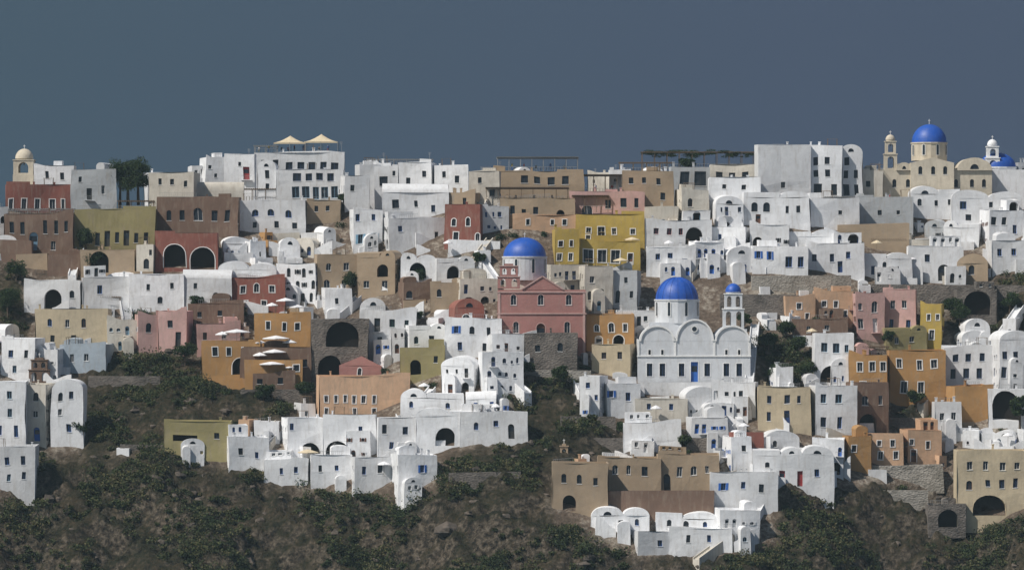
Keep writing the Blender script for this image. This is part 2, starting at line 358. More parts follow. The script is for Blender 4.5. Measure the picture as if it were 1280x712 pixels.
def B(u0,u1,vt,vb,c,roof='f',yaw=0,ops=None,d=7,name=None,trim=None,ex=True,dy=0,terrace=None,annex=None):
    y,s,th,w,d,h,z,ox,oy=place(u0,u1,vt,vb,yaw,d,dy)
    mb=MB(); low=lowof(ox,oy,th,w,z)
    if ops is None: O=auto_ops(w,h-(1.2 if roof in 'vg' else .3),rng,c in WARM)
    else:
        O=[]
        for tok in ops.split():
            k=tok[0]; q=tok[1:].split(','); uu,a,b,ww=map(float,q[:4]); col=q[4] if len(q)>4 else rng.choice('bnkr')
            arch=k in 'ADCB'; kk={'w':'w','A':'w','s':'w','d':'d','D':'d','C':'c','c':'c','B':'B'}[k]
            xl=((uu-640)*s-ox)/math.cos(th); sz=rng.uniform(.8,1.05) if k in 'wAs' else 1
            O.append(mkop(xl+rng.uniform(-.1,.1),(vb-b)*s+(rng.uniform(-.1,.15) if k in 'wAs' else 0),(vb-a)*s-(rng.uniform(0,.15) if k in 'wAs' else 0),ww*s*sz/math.cos(th),kk,arch,col,k=='s',kk=='d' and (vb-b)*s>1.5))
    so=(auto_ops(d,h-.8,rng,c in WARM) if yaw>8 else [],auto_ops(d,h-.8,rng,c in WARM) if yaw<-8 else [])
    house(mb,w,d,h,low,COL[c],roof,O,so,trim)
    if annex is None: annex=(ops is None)
    if ex: extras(mb,w,d,h,low,COL[c],roof,rng,annex,c in WARM,vb<300)
    if terrace:
        tw=w; td=2.6; tl=low+2
        mb.box(-.2,w+.2,-td,-.004,-tl,-.12,COL[c]); 
        mb.box(-.2,w+.2,-td,-td+.2,-.117,.75,COL[c]); mb.box(-.2,0,-td+.2,-.004,-.117,.75,COL[c]); mb.box(w,w+.2,-td+.2,-.004,-.117,.75,COL[c])
    occ_mark(u0,u1,vt,vb); seedc[0]+=1
    mb.wobble(.34,.16,seedc[0])
    return mb.obj(name or NAMES[c],(ox,oy,z),th)
# ------------------------------------------------------------------ explicit houses (surveyed layout)
SP='''
42 92 207 240 W f 0 w60,214,224,5,k w78,215,224,5,k
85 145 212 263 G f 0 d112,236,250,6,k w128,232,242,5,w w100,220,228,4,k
2 88 230 268 R f 8 w14,248,262,6,w w30,248,262,6,w w46,248,262,6,w w64,248,262,7,w w78,248,262,5,w
5 92 267 322 B f 0 w14,276,292,6,k w28,276,292,6,k D42,290,312,10,c w56,276,292,6,k w70,276,292,6,k w83,276,290,5,k w66,300,312,6,w w22,300,312,6,w
92 194 262 312 E f 0 d101,290,308,5,k w112,290,304,6,k w122,290,306,6,k d134,288,308,7,k w146,290,304,6,k d158,288,308,7,k w170,290,304,6,k w183,290,304,6,k
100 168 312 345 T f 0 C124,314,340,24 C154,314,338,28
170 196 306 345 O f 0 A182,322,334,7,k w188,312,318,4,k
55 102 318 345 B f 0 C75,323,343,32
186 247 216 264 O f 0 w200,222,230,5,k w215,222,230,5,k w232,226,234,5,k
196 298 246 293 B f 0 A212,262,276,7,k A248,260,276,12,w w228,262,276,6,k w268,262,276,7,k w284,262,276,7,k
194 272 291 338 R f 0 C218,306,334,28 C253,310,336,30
248 282 196 234 W f 14 w262,205,211,4,k w270,216,222,4,k
280 318 192 234 W f 0 w300,202,208,4,k d308,208,224,8,m
318 430 190 214 W f 0 w330,199,207,8,k w345,199,207,8,k w362,203,212,10,n w376,203,212,10,n w390,203,212,10,n w404,203,212,10,n w418,203,212,10,n
322 345 200 250 W v 0 w334,212,222,5,k w334,228,236,5,k
345 430 212 252 W f 0 w372,216,226,10,n w386,216,226,10,n w400,216,226,10,n w414,216,226,10,n w370,233,248,9,c w382,233,248,9,c w394,233,248,9,c w406,233,248,9,c w418,233,248,9,c
290 382 250 290 W f 0 A318,262,272,9,b A338,262,272,9,b A362,262,272,9,b w318,278,286,6,k w345,278,286,6,k w368,278,286,6,k
240 305 228 258 O s 0 -
383 426 250 278 T f 0 w395,256,264,5,k w410,256,264,5,k
424 462 219 262 W f 10 w440,230,238,5,k
442 475 205 236 W f 12 w452,212,220,5,k
468 500 208 242 W f 0 w480,220,232,10,k w492,214,220,4,k
498 545 203 242 W f -8 w510,222,232,6,k w530,214,222,5,k
543 585 206 242 W f 0 w555,214,222,5,k w572,220,230,5,k
478 560 229 276 W s 0 w495,248,260,8,k w541,256,266,6,n w520,250,258,5,k
436 478 262 312 W f 0 w447,268,276,5,b w466,268,276,5,b s450,292,304,6,c s468,292,304,6,c
478 560 272 312 W f 12 w500,282,290,5,b d524,294,310,6,b w545,290,298,5,k
556 602 240 262 T f 0 w580,246,256,5,k
556 606 255 308 R f -8 A567,272,282,6,k A585,272,282,6,k A597,290,302,6,w w570,290,300,6,k
586 625 214 252 O f 0 w600,222,230,5,k w615,238,248,7,k
606 730 214 234 T f 0 w655,220,230,9,k w672,220,230,9,k w690,220,230,9,k w707,220,230,9,k
625 718 248 284 T f 0 w640,258,268,6,k w655,262,270,6,k C700,262,276,10 w670,258,268,6,k
640 720 268 288 K f 0 w660,274,282,5,k w690,274,282,5,k w706,274,282,5,k
596 636 258 290 W f 10
712 806 240 275 L f 0 A733,256,270,14,w w760,250,262,8,k w780,248,260,8,k w796,248,260,6,k
778 842 214 262 T f 0 w790,222,230,6,k w806,222,230,6,k w824,222,230,6,k w828,240,250,6,k
845 886 237 278 O f 10 A862,248,258,6,r D862,262,276,8,r
806 848 258 284 O f 0
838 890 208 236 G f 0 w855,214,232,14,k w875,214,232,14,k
888 943 206 236 O f 0 w900,214,226,10,k w915,214,226,8,k w932,214,226,8,k
886 950 222 262 W f 0 w905,230,236,5,k w930,230,236,5,k A915,246,254,6,k
945 1014 180 250 W f 6 w980,226,234,6,k
1012 1052 181 250 W f 0 w1020,196,206,7,k w1034,196,206,7,k w1020,212,222,7,k w1034,212,222,7,k w1022,230,244,10,k w1042,230,244,8,k
1050 1078 181 250 W v 0 w1058,196,206,6,k w1058,212,222,6,k w1058,230,244,8,k w1070,230,244,6,k w1070,212,222,5,k
1076 1104 214 250 O f 0 w1085,226,234,6,k
890 930 244 288 W v 0
930 1012 236 282 W v 0 A943,252,264,8,k A958,252,264,8,k w985,256,266,5,k w998,256,266,5,k d948,268,280,6,r
1008 1075 248 288 W f 8 w1050,262,268,5,k
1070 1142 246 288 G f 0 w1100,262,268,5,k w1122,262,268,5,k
1048 1136 280 308 T f 0 -
885 940 284 310 W f 0 w900,292,300,5,b
938 990 282 310 W f -6
985 1050 285 312 W v 0 C1022,294,307,14
1138 1200 232 272 W v 0 A1150,248,258,6,k w1170,250,258,5,k w1188,250,258,5,k
1190 1278 237 280 W v 0 w1205,252,262,8,b w1212,268,276,8,k w1240,252,260,6,k w1260,252,260,6,b
1180 1232 275 310 W v 0 C1205,283,304,20
1228 1282 262 306 W f 0 w1242,270,280,7,k w1256,270,280,7,k w1270,280,292,6,b
806 890 276 312 W f 0 w820,284,292,6,m w836,284,292,6,m C867,284,304,22 w850,284,292,5,m
808 870 308 345 W f 0 w822,316,324,6,b w838,316,324,6,b d856,322,340,7,b
862 905 302 342 W f 10
903 945 308 342 W v 0
940 1010 308 342 W f 0 s948,314,324,5,b s962,314,324,5,b w985,320,334,9,b w1000,320,334,9,b
1008 1080 304 342 W f 0 w1018,316,326,6,n w1040,316,326,6,n w1060,314,324,6,b d1050,326,340,6,n
1080 1140 312 352 W v 0 A1105,327,334,6,k w1120,332,344,7,n w1092,332,344,5,b
1136 1205 308 352 W f 0 D1180,330,350,14,k w1160,318,328,7,n w1150,334,346,6,b
1196 1240 318 354 T v 0 A1215,332,344,8,k
1236 1282 300 340 W f 0 w1250,310,320,6,b w1268,310,320,6,b
1130 1190 298 320 O f 0
690 724 286 334 Y f 0 w700,300,308,5,r w714,300,308,5,r w700,316,326,6,w w714,316,326,6,w
720 806 268 306 Y f 0 w736,284,292,6,w w752,282,294,10,w w768,284,292,6,w w790,284,292,6,w w736,294,300,5,w
716 800 302 334 Y f 0 w735,312,328,12,w w752,312,328,12,w w770,312,328,12,w d788,316,330,6,r
722 765 332 388 O f 0 w740,344,354,6,w A738,364,376,6,k A752,362,380,6,k
763 802 338 388 G f 0 w782,346,354,5,k A772,362,378,6,k w790,364,374,5,k
680 735 330 368 O f 12
733 792 392 442 H f 0 A746,404,414,7,w A764,402,414,8,w w780,404,414,6,w D748,420,438,8,w B772,418,440,14,w
740 795 430 472 C f -10 w755,440,450,6,r w775,440,450,6,r
770 830 388 425 W f 0
975 1020 370 404 K f 10 w1000,378,386,6,w w1010,390,398,5,w
1018 1066 364 404 K f 0 w1030,376,384,6,w w1045,376,384,6,w w1056,388,396,6,w
990 1060 398 424 B f 0 w1010,406,414,6,w w1035,406,414,6,w
1064 1106 366 425 L f 0 A1076,378,388,6,w A1094,376,390,7,w w1076,398,410,7,w d1094,398,416,6,w
1104 1150 362 425 L f 0 w1115,376,386,6,w w1130,376,386,6,w w1115,398,410,6,b w1135,398,410,6,b
1150 1184 380 436 Y f -10 w1160,392,400,5,w w1172,392,400,5,w w1165,412,424,7,w
1100 1160 404 440 E v 0 w1120,420,428,6,w w1140,420,428,6,w
1018 1068 416 482 W f 0 w1030,428,440,8,c w1045,428,440,8,c w1058,430,440,6,c C1040,456,478,30
1062 1114 444 508 H f 0 w1076,452,464,7,w w1090,452,464,7,w w1104,452,464,7,w d1080,476,496,7,w
1112 1182 438 508 H f 0 w1124,448,460,7,w w1150,448,460,7,w w1168,448,460,7,w w1130,476,490,8,w w1150,476,490,8,w
1180 1242 432 484 W f 0 w1195,442,452,7,n w1211,442,452,7,n w1227,442,452,7,n w1192,460,474,8,n w1208,460,474,8,n w1224,460,474,8,n
1240 1290 413 490 W v 0 w1256,438,448,7,n w1270,438,448,7,n w1254,458,472,8,n w1270,458,472,8,n
1184 1242 482 530 H f 0 B1213,485,527,46,y
1236 1290 486 532 W f 0 C1258,488,524,34
1168 1202 502 546 W f 0 w1178,516,526,6,w w1192,516,526,6,w w1180,532,542,6,k
1060 1112 478 545 B f 10 A1080,494,508,8,w w1100,494,506,6,w C1085,518,540,22
1084 1130 542 582 K f 0 w1098,550,558,6,w w1115,550,558,6,w w1100,564,574,6,w w1120,564,574,6,w
1128 1178 537 582 K f 0 w1140,548,556,6,w d1142,562,578,7,r w1160,550,560,6,r
1056 1090 545 588 H f 0 w1068,556,566,6,k
1196 1284 562 646 C f 0 w1212,576,586,7,w w1232,576,586,7,w w1252,576,586,7,w w1270,576,586,7,w A1212,600,612,8,r w1235,598,608,7,n w1252,598,610,7,n w1270,598,610,7,n B1237,618,644,40,k
948 1014 484 538 C f 0 w962,494,504,6,n w984,492,504,7,n w1000,494,504,5,n w962,514,526,6,n d984,512,530,7,n
1014 1072 482 548 W f 8 w1030,492,504,8,c w1048,492,504,8,c w1030,520,532,7,n w1050,520,534,7,b
905 940 546 594 W f 0 d918,574,590,6,b w930,556,564,6,k
913 955 540 575 R f 0 -
942 1042 556 612 W v 0 A960,576,584,6,k d978,588,606,7,m d1000,588,606,7,m w1020,586,596,6,b
950 1000 538 566 W v 0 A968,550,558,6,k
1015 1060 548 592 W f 0
780 852 528 564 W f 0 w800,550,558,5,k
725 760 470 522 W f -14 w735,478,486,6,b w745,494,502,5,b
752 800 480 522 W f 10 s765,488,496,6,b w785,490,500,6,b
795 860 498 526 O f 0 w812,504,512,5,b w840,504,512,5,b
850 900 484 520 W v 0
890 950 478 520 W f -8
860 910 522 560 W f 0
690 760 578 640 T f 0 A705,592,604,7,k A725,592,604,7,k C712,618,638,16 w745,596,606,6,k
748 826 572 616 T f 0 A768,582,594,7,w A786,582,594,7,w w806,582,594,7,k
822 900 568 616 T f 0 D834,592,614,9,k w850,582,594,7,w A866,582,594,7,w w884,582,592,6,w
722 892 613 648 B f 0 -
738 812 632 664 W v 0 A752,648,656,6,b d775,650,663,6,k A796,648,656,6,b
820 898 636 668 W v 0 A836,650,658,6,k D858,650,666,7,k A882,650,658,6,b
788 840 664 696 W f 0 A800,676,686,6,b w826,674,682,6,b
836 915 660 690 W f 0 w860,668,678,5,k w885,668,678,5,b
888 972 590 640 W f 0 s905,602,612,6,b w930,602,612,6,b w952,604,614,6,k
895 950 636 682 W f 8
30 100 350 390 W f 0 C66,362,386,22 A90,362,372,6,k
98 162 346 390 W f 8 w125,358,368,6,b
130 175 340 366 W v 0
162 230 342 388 W f 0 w185,354,362,5,k w215,352,360,5,k A200,368,378,7,k
228 290 336 388 W s 0 w245,354,362,5,k D270,366,386,8,k
272 345 326 372 W v 0 A290,348,357,6,k A322,348,357,6,k
288 356 346 392 R f 0 w303,356,366,7,w A320,354,366,7,w w340,356,366,7,w w306,376,386,6,w w330,376,386,6,w
345 402 330 378 W f 0
392 448 318 372 T f 0 A410,328,338,7,w w432,328,338,8,w A408,348,360,8,w w430,350,360,7,w
446 502 311 372 T v 0 C478,330,346,14 w458,350,360,8,w w480,350,362,7,w
500 545 316 358 W v 0 C522,328,348,20
542 594 318 358 W v 0 C566,332,348,16
496 540 352 384 B f 0 A512,362,372,7,k
538 580 354 384 T f 0 A550,362,372,7,k
568 622 348 384 O f 10
560 606 374 424 R v 0 A584,392,402,9,w
44 135 386 436 C f 0 A62,398,408,6,b w84,398,408,6,w A104,398,410,6,r w66,418,428,6,k w92,418,428,6,k
130 180 400 438 O f 0
165 200 394 440 L f 10 A185,404,416,7,k
198 238 388 440 L f 0 w212,400,410,6,k d222,416,434,7,k
236 304 378 412 B f 0 w250,388,396,6,k w275,388,396,6,k
240 300 404 442 L f 0 w256,414,424,6,k w280,414,424,6,k
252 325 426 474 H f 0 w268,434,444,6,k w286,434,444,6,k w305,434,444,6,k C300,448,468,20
318 388 392 445 H f 0 w335,402,412,6,k w355,402,412,6,k w372,402,412,7,k
300 388 434 480 B f 0 w380,448,458,7,k
306 378 450 488 H f 0 w370,456,464,7,k
312 368 466 494 B f 0 w325,472,480,7,k w350,472,480,7,k
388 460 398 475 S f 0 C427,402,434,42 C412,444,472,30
456 520 388 442 W f 0 d472,398,414,7,k w490,398,408,7,g w508,398,408,6,g w475,420,430,6,k
505 560 402 446 W v 0 A520,420,430,6,g w540,420,428,6,k
424 478 446 474 P g 0 A450,460,468,5,w
393 512 470 524 K f 8 w407,494,504,5,w w419,494,504,5,w w431,494,504,5,w w443,494,504,5,w w455,494,504,5,w w467,494,504,5,w w407,510,518,5,w w443,510,518,5,w w467,510,518,5,w
350 405 522 574 W f 0 C388,552,573,26 w365,530,538,5,b
404 470 518 574 W f 0 C421,550,573,30 w450,532,542,6,b
468 532 522 574 W f 6 w480,530,542,6,k w505,532,542,7,n w490,552,562,6,b w510,552,564,7,n
330 385 574 604 W f 0 w350,584,592,5,b w370,584,592,5,b
384 440 568 606 W f 0 w400,580,588,5,k w420,580,588,5,b
436 492 572 614 W f 0 w455,582,592,6,b w475,580,590,6,k
488 545 568 617 W f 0 w500,580,590,6,k s528,580,590,5,b d510,600,616,7,b
278 336 546 590 W f 10 w300,560,570,6,k w320,564,572,5,b
500 556 434 474 E f 0 C520,450,468,14 w545,444,452,6,k
556 628 398 446 W f 0 s570,408,418,6,b A590,408,418,6,k w610,408,418,6,k w575,428,438,6,b w605,428,438,6,k
552 600 446 492 W v -10
598 655 440 492 W f 8
500 580 486 524 W v 0 A514,502,510,6,b A560,502,510,6,b
520 600 508 560 W v 0 C556,536,558,24
575 660 514 552 W f 0 A595,526,536,6,b w620,526,534,6,b D640,530,548,8,k
608 672 418 462 W f 10
655 722 416 464 S f 0 w672,430,440,7,k A700,428,440,7,k
0 52 422 478 W f 0 w12,436,446,6,b w32,436,446,6,k w18,456,466,6,c
48 80 436 480 W f 0
74 138 430 468 U f -8 w90,442,452,6,w w108,442,452,6,w
-40 32 476 556 W f 0 w12,488,498,6,c w12,510,522,6,c w0,532,544,6,b w20,532,546,6,b
28 66 480 556 O f 0 A45,488,500,7,k w44,512,522,6,w D46,534,552,8,b
64 104 474 556 W v 0 A76,490,500,7,k w76,510,520,6,w w90,490,500,6,n w86,530,540,6,b
-30 44 558 612 W f 0 w8,570,580,6,b w28,570,582,6,n w10,592,602,6,c w30,590,600,6,n
206 288 526 570 E f 0 c232,544,552,30 w270,540,548,6,k
222 256 548 572 W v 0
400 440 360 398 W f 0 w420,372,380,5,k
1196 1246 362 398 S f 0 C1222,364,394,34
1160 1208 630 662 S f 0 C1185,636,658,26
'''
for ln in SP.strip().split('\n'):
    t=ln.split(); u0,u1,vt,vb=map(float,t[:4]); c,roof,yaw=t[4],t[5],float(t[6])
    o=t[7:]; ops=None if not o else ('' if o[0]=='-' else ' '.join(o))
    nm=None
    if ops=='' : nm='retaining_wall'
    if yaw==0 and c!='S' and (u1-u0)<62 and vb>255: yaw=rng.choice([-12,-7,0,6,9,13])
    B(u0,u1,vt,vb,c,roof,yaw,ops,name=nm,ex=not(nm),d=(2.5 if nm else 7),trim=(TRIM if c in 'RPHYK' else None),annex=(c in 'WO' and 300<vb and u0>110 and rng.random()<.45) or ops is None)
for (u0,u1,vt,vb,c) in [(940,1064,345,372,'Q'),(1078,1284,356,384,'S'),(900,1000,368,400,'S'),(20,60,318,340,'T'),(0,40,300,335,'B'),(560,625,300,318,'W'),(1040,1180,582,600,'Q'),(690,900,548,566,'S'),(300,400,486,498,'S'),(1110,1190,522,542,'S'),(800,945,478,498,'W'),(640,738,462,470,'Q'),(150,205,556,562,'S'),(560,650,590,596,'S'),(1050,1160,612,618,'Q'),(110,200,470,475,'S'),(700,770,520,526,'S')]:
    B(u0,u1,vt,vb,c,'f',0,'',d=3 if vb-vt>12 else .6,name='retaining_wall',ex=False,dy=1.5 if vb-vt>12 else 0)
# back rows on the plateau, seen between the ridge houses
rr_=random.Random(31)
for u in [-90,-40,120,180,232,446,470,520,560,596,640,735,762,800,820,905,930,1085,1205,1225,1265,1310,1370]:
    w_=rr_.uniform(18,34); vt_=rr_.uniform(203,216); B(u,u+w_,vt_,250,rr_.choice('WWOGTW'),rr_.choice('ffv'),rr_.choice([0,12,-12]),dy=rr_.uniform(10,18))
# ------------------------------------------------------------------ churches
def dome(mb,cx,cy,z,r,h,mat=BLUE,n=32,ribs=0):
    m=10; mb.lathe(cx,cy,[(r*math.cos(math.pi/2*i/m),z+h*math.sin(math.pi/2*i/m)) for i in range(m+1)],mat,n)
    for k in range(ribs):
        a=2*math.pi*k/ribs; pts=[Vector((cx+(r+.03)*math.cos(math.pi/2*i/m)*math.cos(a),cy+(r+.03)*math.cos(math.pi/2*i/m)*math.sin(a),z+(h+.03)*math.sin(math.pi/2*i/m))) for i in range(m)]
        for i in range(m-1): mb.beam(pts[i],pts[i+1],.05,mat)
def cross(mb,cx,cy,z,s=.9):
    mb.box(cx-.05,cx+.05,cy-.05,cy+.05,z-.2,z+s,TRIM); mb.box(cx-.25,cx-.052,cy-.05,cy+.05,z+s*.6,z+s*.6+.1,TRIM); mb.box(cx+.052,cx+.25,cy-.05,cy+.05,z+s*.6,z+s*.6+.1,TRIM)
def drum(mb,cx,cy,z0,z1,r,mat,n=16,win=True):
    mb.lathe(cx,cy,[(r,z0),(r,z1-.35),(r+.15,z1-.33),(r+.15,z1),(0,z1+.01)],mat,n*2,False)
    if win:
        for k in range(8):
            a=2*math.pi*(k+.5)/8-math.pi/2; c=Vector((cx+(r-.02)*math.cos(a),cy+(r-.02)*math.sin(a),0)); t=Vector((-math.sin(a),math.cos(a),0)); nn=Vector((math.cos(a),math.sin(a),0))
            zz=z0+(z1-z0)*.3; zt=z1-.55; w=.3
            arc=[(w*math.cos(math.pi*i/6),zt-w+w*math.sin(math.pi*i/6)) for i in range(7)]
            out=[(-w,zz),(w,zz)]+arc
            mb.face([c+t*a_+nn*.06+Z*b_ for a_,b_ in out],GLASS)
            oo=[(-w-.12,zz-.12),(w+.12,zz-.12)]+[((w+.12)*math.cos(math.pi*i/6),zt-w+(w+.12)*math.sin(math.pi*i/6)) for i in range(7)]
            for i in range(len(out)):
                j=(i+1)%len(out); mb.face([c+t*out[i][0]+nn*.09+Z*out[i][1],c+t*out[j][0]+nn*.09+Z*out[j][1],c+t*oo[j][0]+nn*.09+Z*oo[j][1],c+t*oo[i][0]+nn*.09+Z*oo[i][1]],TRIM)
def belfry(mb,x,y,z,w,levels,mat,cap='dome',capmat=None,arches=1,d=None,trim=None):
    d=d or w; 
    for lh,inset in levels:
        x+=inset;w-=2*inset;y+=inset if d>1.5 else 0;d-=2*inset if d>1.5 else 0
        ops=lambda W,n:[mkop(W*(i+.5)/n,z+.35,z+lh-.4,W/n*.5,'o',True) for i in range(n)]
        facade(mb,(x,y,0),X,-Yv,w,z,z+lh,ops(w,arches),mat,None,.3); facade(mb,(x+w,y+d,0),-X,Yv,w,z,z+lh,ops(w,arches),mat,None,.3)
        facade(mb,(x,y+d,0),-Yv,-X,d,z,z+lh,ops(d,1) if d>1.5 else [],mat,None,.3); facade(mb,(x+w,y,0),Yv,X,d,z,z+lh,ops(d,1) if d>1.5 else [],mat,None,.3)
        mb.box(x-.15,x+w+.15,y-.15,y+d+.15,z+lh+.003,z+lh+.22,trim or mat); 
        for i in range(arches): mb.lathe(x+w*(i+.5)/arches,y+d/2,[(.0,z+lh-.5),(.12,z+lh-.55),(.17,z+lh-.8),(.25,z+lh-.95)],METAL,10)
        z+=lh+.22
    cx,cy=x+w/2,y+d/2
    if cap=='dome':
        mb.lathe(cx,cy,[(w*.42,z),(w*.42,z+.25),(w*.46,z+.27)],mat,16,False); dome(mb,cx,cy,z+.27,w*.46,w*.5,capmat or mat,20); cross(mb,cx,cy,z+.27+w*.5)
    else:
        mb.box(x+w*.25,x+w*.75,y,y+d,z,z+.4,mat); cross(mb,cx,cy,z+.5)
    return z
def frame(u0,vb,dy=0,uc=None):
    y=yof(uc or u0,vb)-.4+dy; s=sc(y)
    return y,s,Vector(((u0-640)*s,y,ZC+(356-vb)*s)), (lambda u:(u-u0)*s), (lambda v:(vb-v)*s)
y,s,loc,fx,fz=frame(622,434,0,676); mb=MB(); Pm=COL['P']
w=fx(732)-fx(622)
def o2(u,a,b,ww,k,arch=True,col='w'): return mkop(fx(u),fz(b),fz(a),ww*s,k,arch,col)
house(mb,w,13,fz(362),4,Pm,'f',[o2(642,368,381,7,'w'),o2(676,368,381,7,'w'),o2(711,368,381,7,'w'),o2(645,402,416,7,'w'),o2(676,404,433,11,'d',True,'r'),o2(709,402,416,7,'w')],trim=PTRIM)
for v,t in ((364,.3),(391,.25)): mb.box(-.2,w+.2,-.2,-.003,fz(v)-t,fz(v),PTRIM)
for u in (624,730): mb.box(fx(u)-.25,fx(u)+.25,-.12,-.002,-3.9,fz(391)-.26,PTRIM); mb.box(fx(u)-.25,fx(u)+.25,-.12,-.002,fz(391)+.003,fz(364)-.303,PTRIM)
a,b,c=fx(652),fx(704),fx(678); zt=fz(362)
mb.face([(a,-.05,zt+.003),(b,-.05,zt+.003),(c,-.05,fz(346))],Pm); mb.face([(a,10,zt+.003),(b,10,zt+.003),(c,10,fz(346))],Pm)
mb.face([(a,-.05,zt),(c,-.05,fz(346)),(c,10,fz(346)),(a,10,zt)],Pm); mb.face([(b,-.05,zt),(c,-.05,fz(346)),(c,10,fz(346)),(b,10,zt)],Pm)
mb.beam((a,-.1,zt+.1),(c,-.1,fz(345)),.14,PTRIM); mb.beam((b,-.1,zt+.1),(c,-.1,fz(345)),.14,PTRIM)
belfry(mb,fx(622),0.1,zt+.25,fx(650)-fx(622),[(fz(346)-zt-.3,.0),(fz(334)-fz(346),.45)],Pm,'flat',None,2,1.0,PTRIM)
mb.box(fx(630),fx(684),5,13,zt-.4,fz(350),COL['O'])
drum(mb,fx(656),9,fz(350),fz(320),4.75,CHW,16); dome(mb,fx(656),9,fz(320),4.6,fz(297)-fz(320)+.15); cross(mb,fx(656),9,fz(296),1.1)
mb.obj('pink_domed_church',loc); occ_mark(622,732,300,434)
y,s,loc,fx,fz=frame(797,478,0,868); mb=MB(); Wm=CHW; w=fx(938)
ww=[(800,843,407),(845,892,399),(894,937,407)]
ops=[o2(u,419,433,8,'w',True,'k') for u in (820,868,916)]+[o2(u,454,470,7,'w',False,'n') for u in (812,828,852,884,908,924)]+[o2(868,452,477,9,'d',False,'b')]+[o2(u,437,443,3,'w',False,'k') for u in (812,828,908,924)]
house(mb,w,14,fz(424),5,Wm,'f',ops,trim=TRIM)
for a,b,t in ww:
    x0,x1=fx(a),fx(b); rise=fz(t)-fz(426)
    roof_vault(mb,x0,x1,-.02,14.02,fz(426),rise,Wm,20,fan=False)
    n=20; xm=(x0+x1)/2; r=(x1-x0)/2
    pts=[Vector((xm-(r-.1)*math.cos(math.pi*i/n),-.14,fz(426)+(rise-.05)*math.sin(math.pi*i/n))) for i in range(n+1)]
    for i in range(n): mb.beam(pts[i],pts[i+1],.17,TRIM)
for u in (868,):
    c=Vector((fx(u),-.16,fz(411)));pp=[c+Vector((.6*math.cos(a_*math.pi/8),0,.6*math.sin(a_*math.pi/8))) for a_ in range(16)]; mb.face(pp,GLASS)
    for i in range(16): mb.beam(pp[i],pp[(i+1)%16],.08,TRIM)
mb.box(-.15,w+.15,-.2,-.003,fz(444)-.25,fz(444),TRIM)
for u in (798,844,893,937): mb.box(fx(u)-.22,fx(u)+.22,-.16,-.002,fz(444)+.003,fz(424),TRIM)
mb.box(fx(812),fx(884),4,13,fz(426),fz(403),Wm)
drum(mb,fx(848),8.5,fz(404),fz(374),4.75,Wm,8); dome(mb,fx(848),8.5,fz(374),4.5,fz(346)-fz(374),BLUE,32,16); cross(mb,fx(848),8.5,fz(345),1)
mb.box(fx(902),fx(934),1,6.5,fz(426),fz(411),Wm)
belfry(mb,fx(904),1.2,fz(411),fx(931)-fx(904),[(4.1,.1),(3.0,.35)],Wm,'dome',BLUE,2,4.2,TRIM)
mb.obj('white_domed_church',loc); occ_mark(797,938,350,480)
y,s,loc,fx,fz=frame(1100,252,0,1165); mb=MB(); Cm=stucco('cream_church_plaster',(.56,.50,.40),rand=0)
house(mb,fx(1240),14,fz(212),4,Cm,'f',[o2(u,224,234,5,'w',True,'k') for u in (1118,1135,1195,1215,1230)]+[o2(1165,234,251,8,'d',True,'b')])
house(mb,fx(1192)-fx(1138),12,fz(197),2,Cm,'g',[o2(u-38,208,218,5,'w',True,'k') for u in (1150,1166,1181)],rise=1.2,y0=-1,x0=fx(1138))
roof_vault(mb,fx(1196),fx(1240),-.5,12,fz(213),fz(197)-fz(213),Cm)
roof_vault(mb,fx(1120),fx(1140),-.5,12,fz(213),fz(203)-fz(213),Cm)
drum(mb,fx(1165),7,fz(200),fz(177),4.1,Cm,8); dome(mb,fx(1165),7,fz(177),4.0,fz(154)-fz(177)); cross(mb,fx(1165),7,fz(153),1)
belfry(mb,fx(1105),0,fz(212),fx(1122)-fx(1105),[(3.4,.1),(2.7,.25)],Cm,'dome',None,1,2.6)
mb.obj('cream_domed_church',loc); occ_mark(1100,1240,170,252)
y,s,loc,fx,fz=frame(1222,252,5,1250); mb=MB(); Wm=COL['W']
house(mb,fx(1285),10,fz(212),4,Wm,'f',[])
drum(mb,fx(1250),6,fz(214),fz(208),4.4,Wm,8,False); dome(mb,fx(1250),6,fz(208),4.3,fz(190)-fz(208))
belfry(mb,fx(1234),2,fz(212),fx(1251)-fx(1234),[(2.6,.0),(2.4,.25)],Wm,'dome',Wm,1)
mb.obj('white_chapel',loc)
y,s,loc,fx,fz=frame(16,240,6,28); mb=MB(); mb.box(0,fx(42),0,4,-4,fz(218),Cm); belfry(mb,0,0,fz(218),fx(42),[(3.2,.1)],Cm,'dome',Cm,1); mb.obj('bell_tower',loc)
y,s,loc,fx,fz=frame(36,478,-1,48); mb=MB(); belfry(mb,0,0,0,fx(62),[(2.6,.0),(1.9,.5)],COL['B'],'flat',None,2,1.0); mb.obj('bell_gable',loc)
for (u,vb,wd,m) in [(440,446,22,'R'),(590,400,16,'W'),(700,572,10,'T'),(1050,300,14,'W')]:
    y,s,loc,fx,fz=frame(u,vb,2,u); mb=MB(); belfry(mb,0,0,0,wd*s,[(2.3,.0)],COL[m],'flat',None,2 if wd>15 else 1,.8); mb.obj('bell_gable',loc)
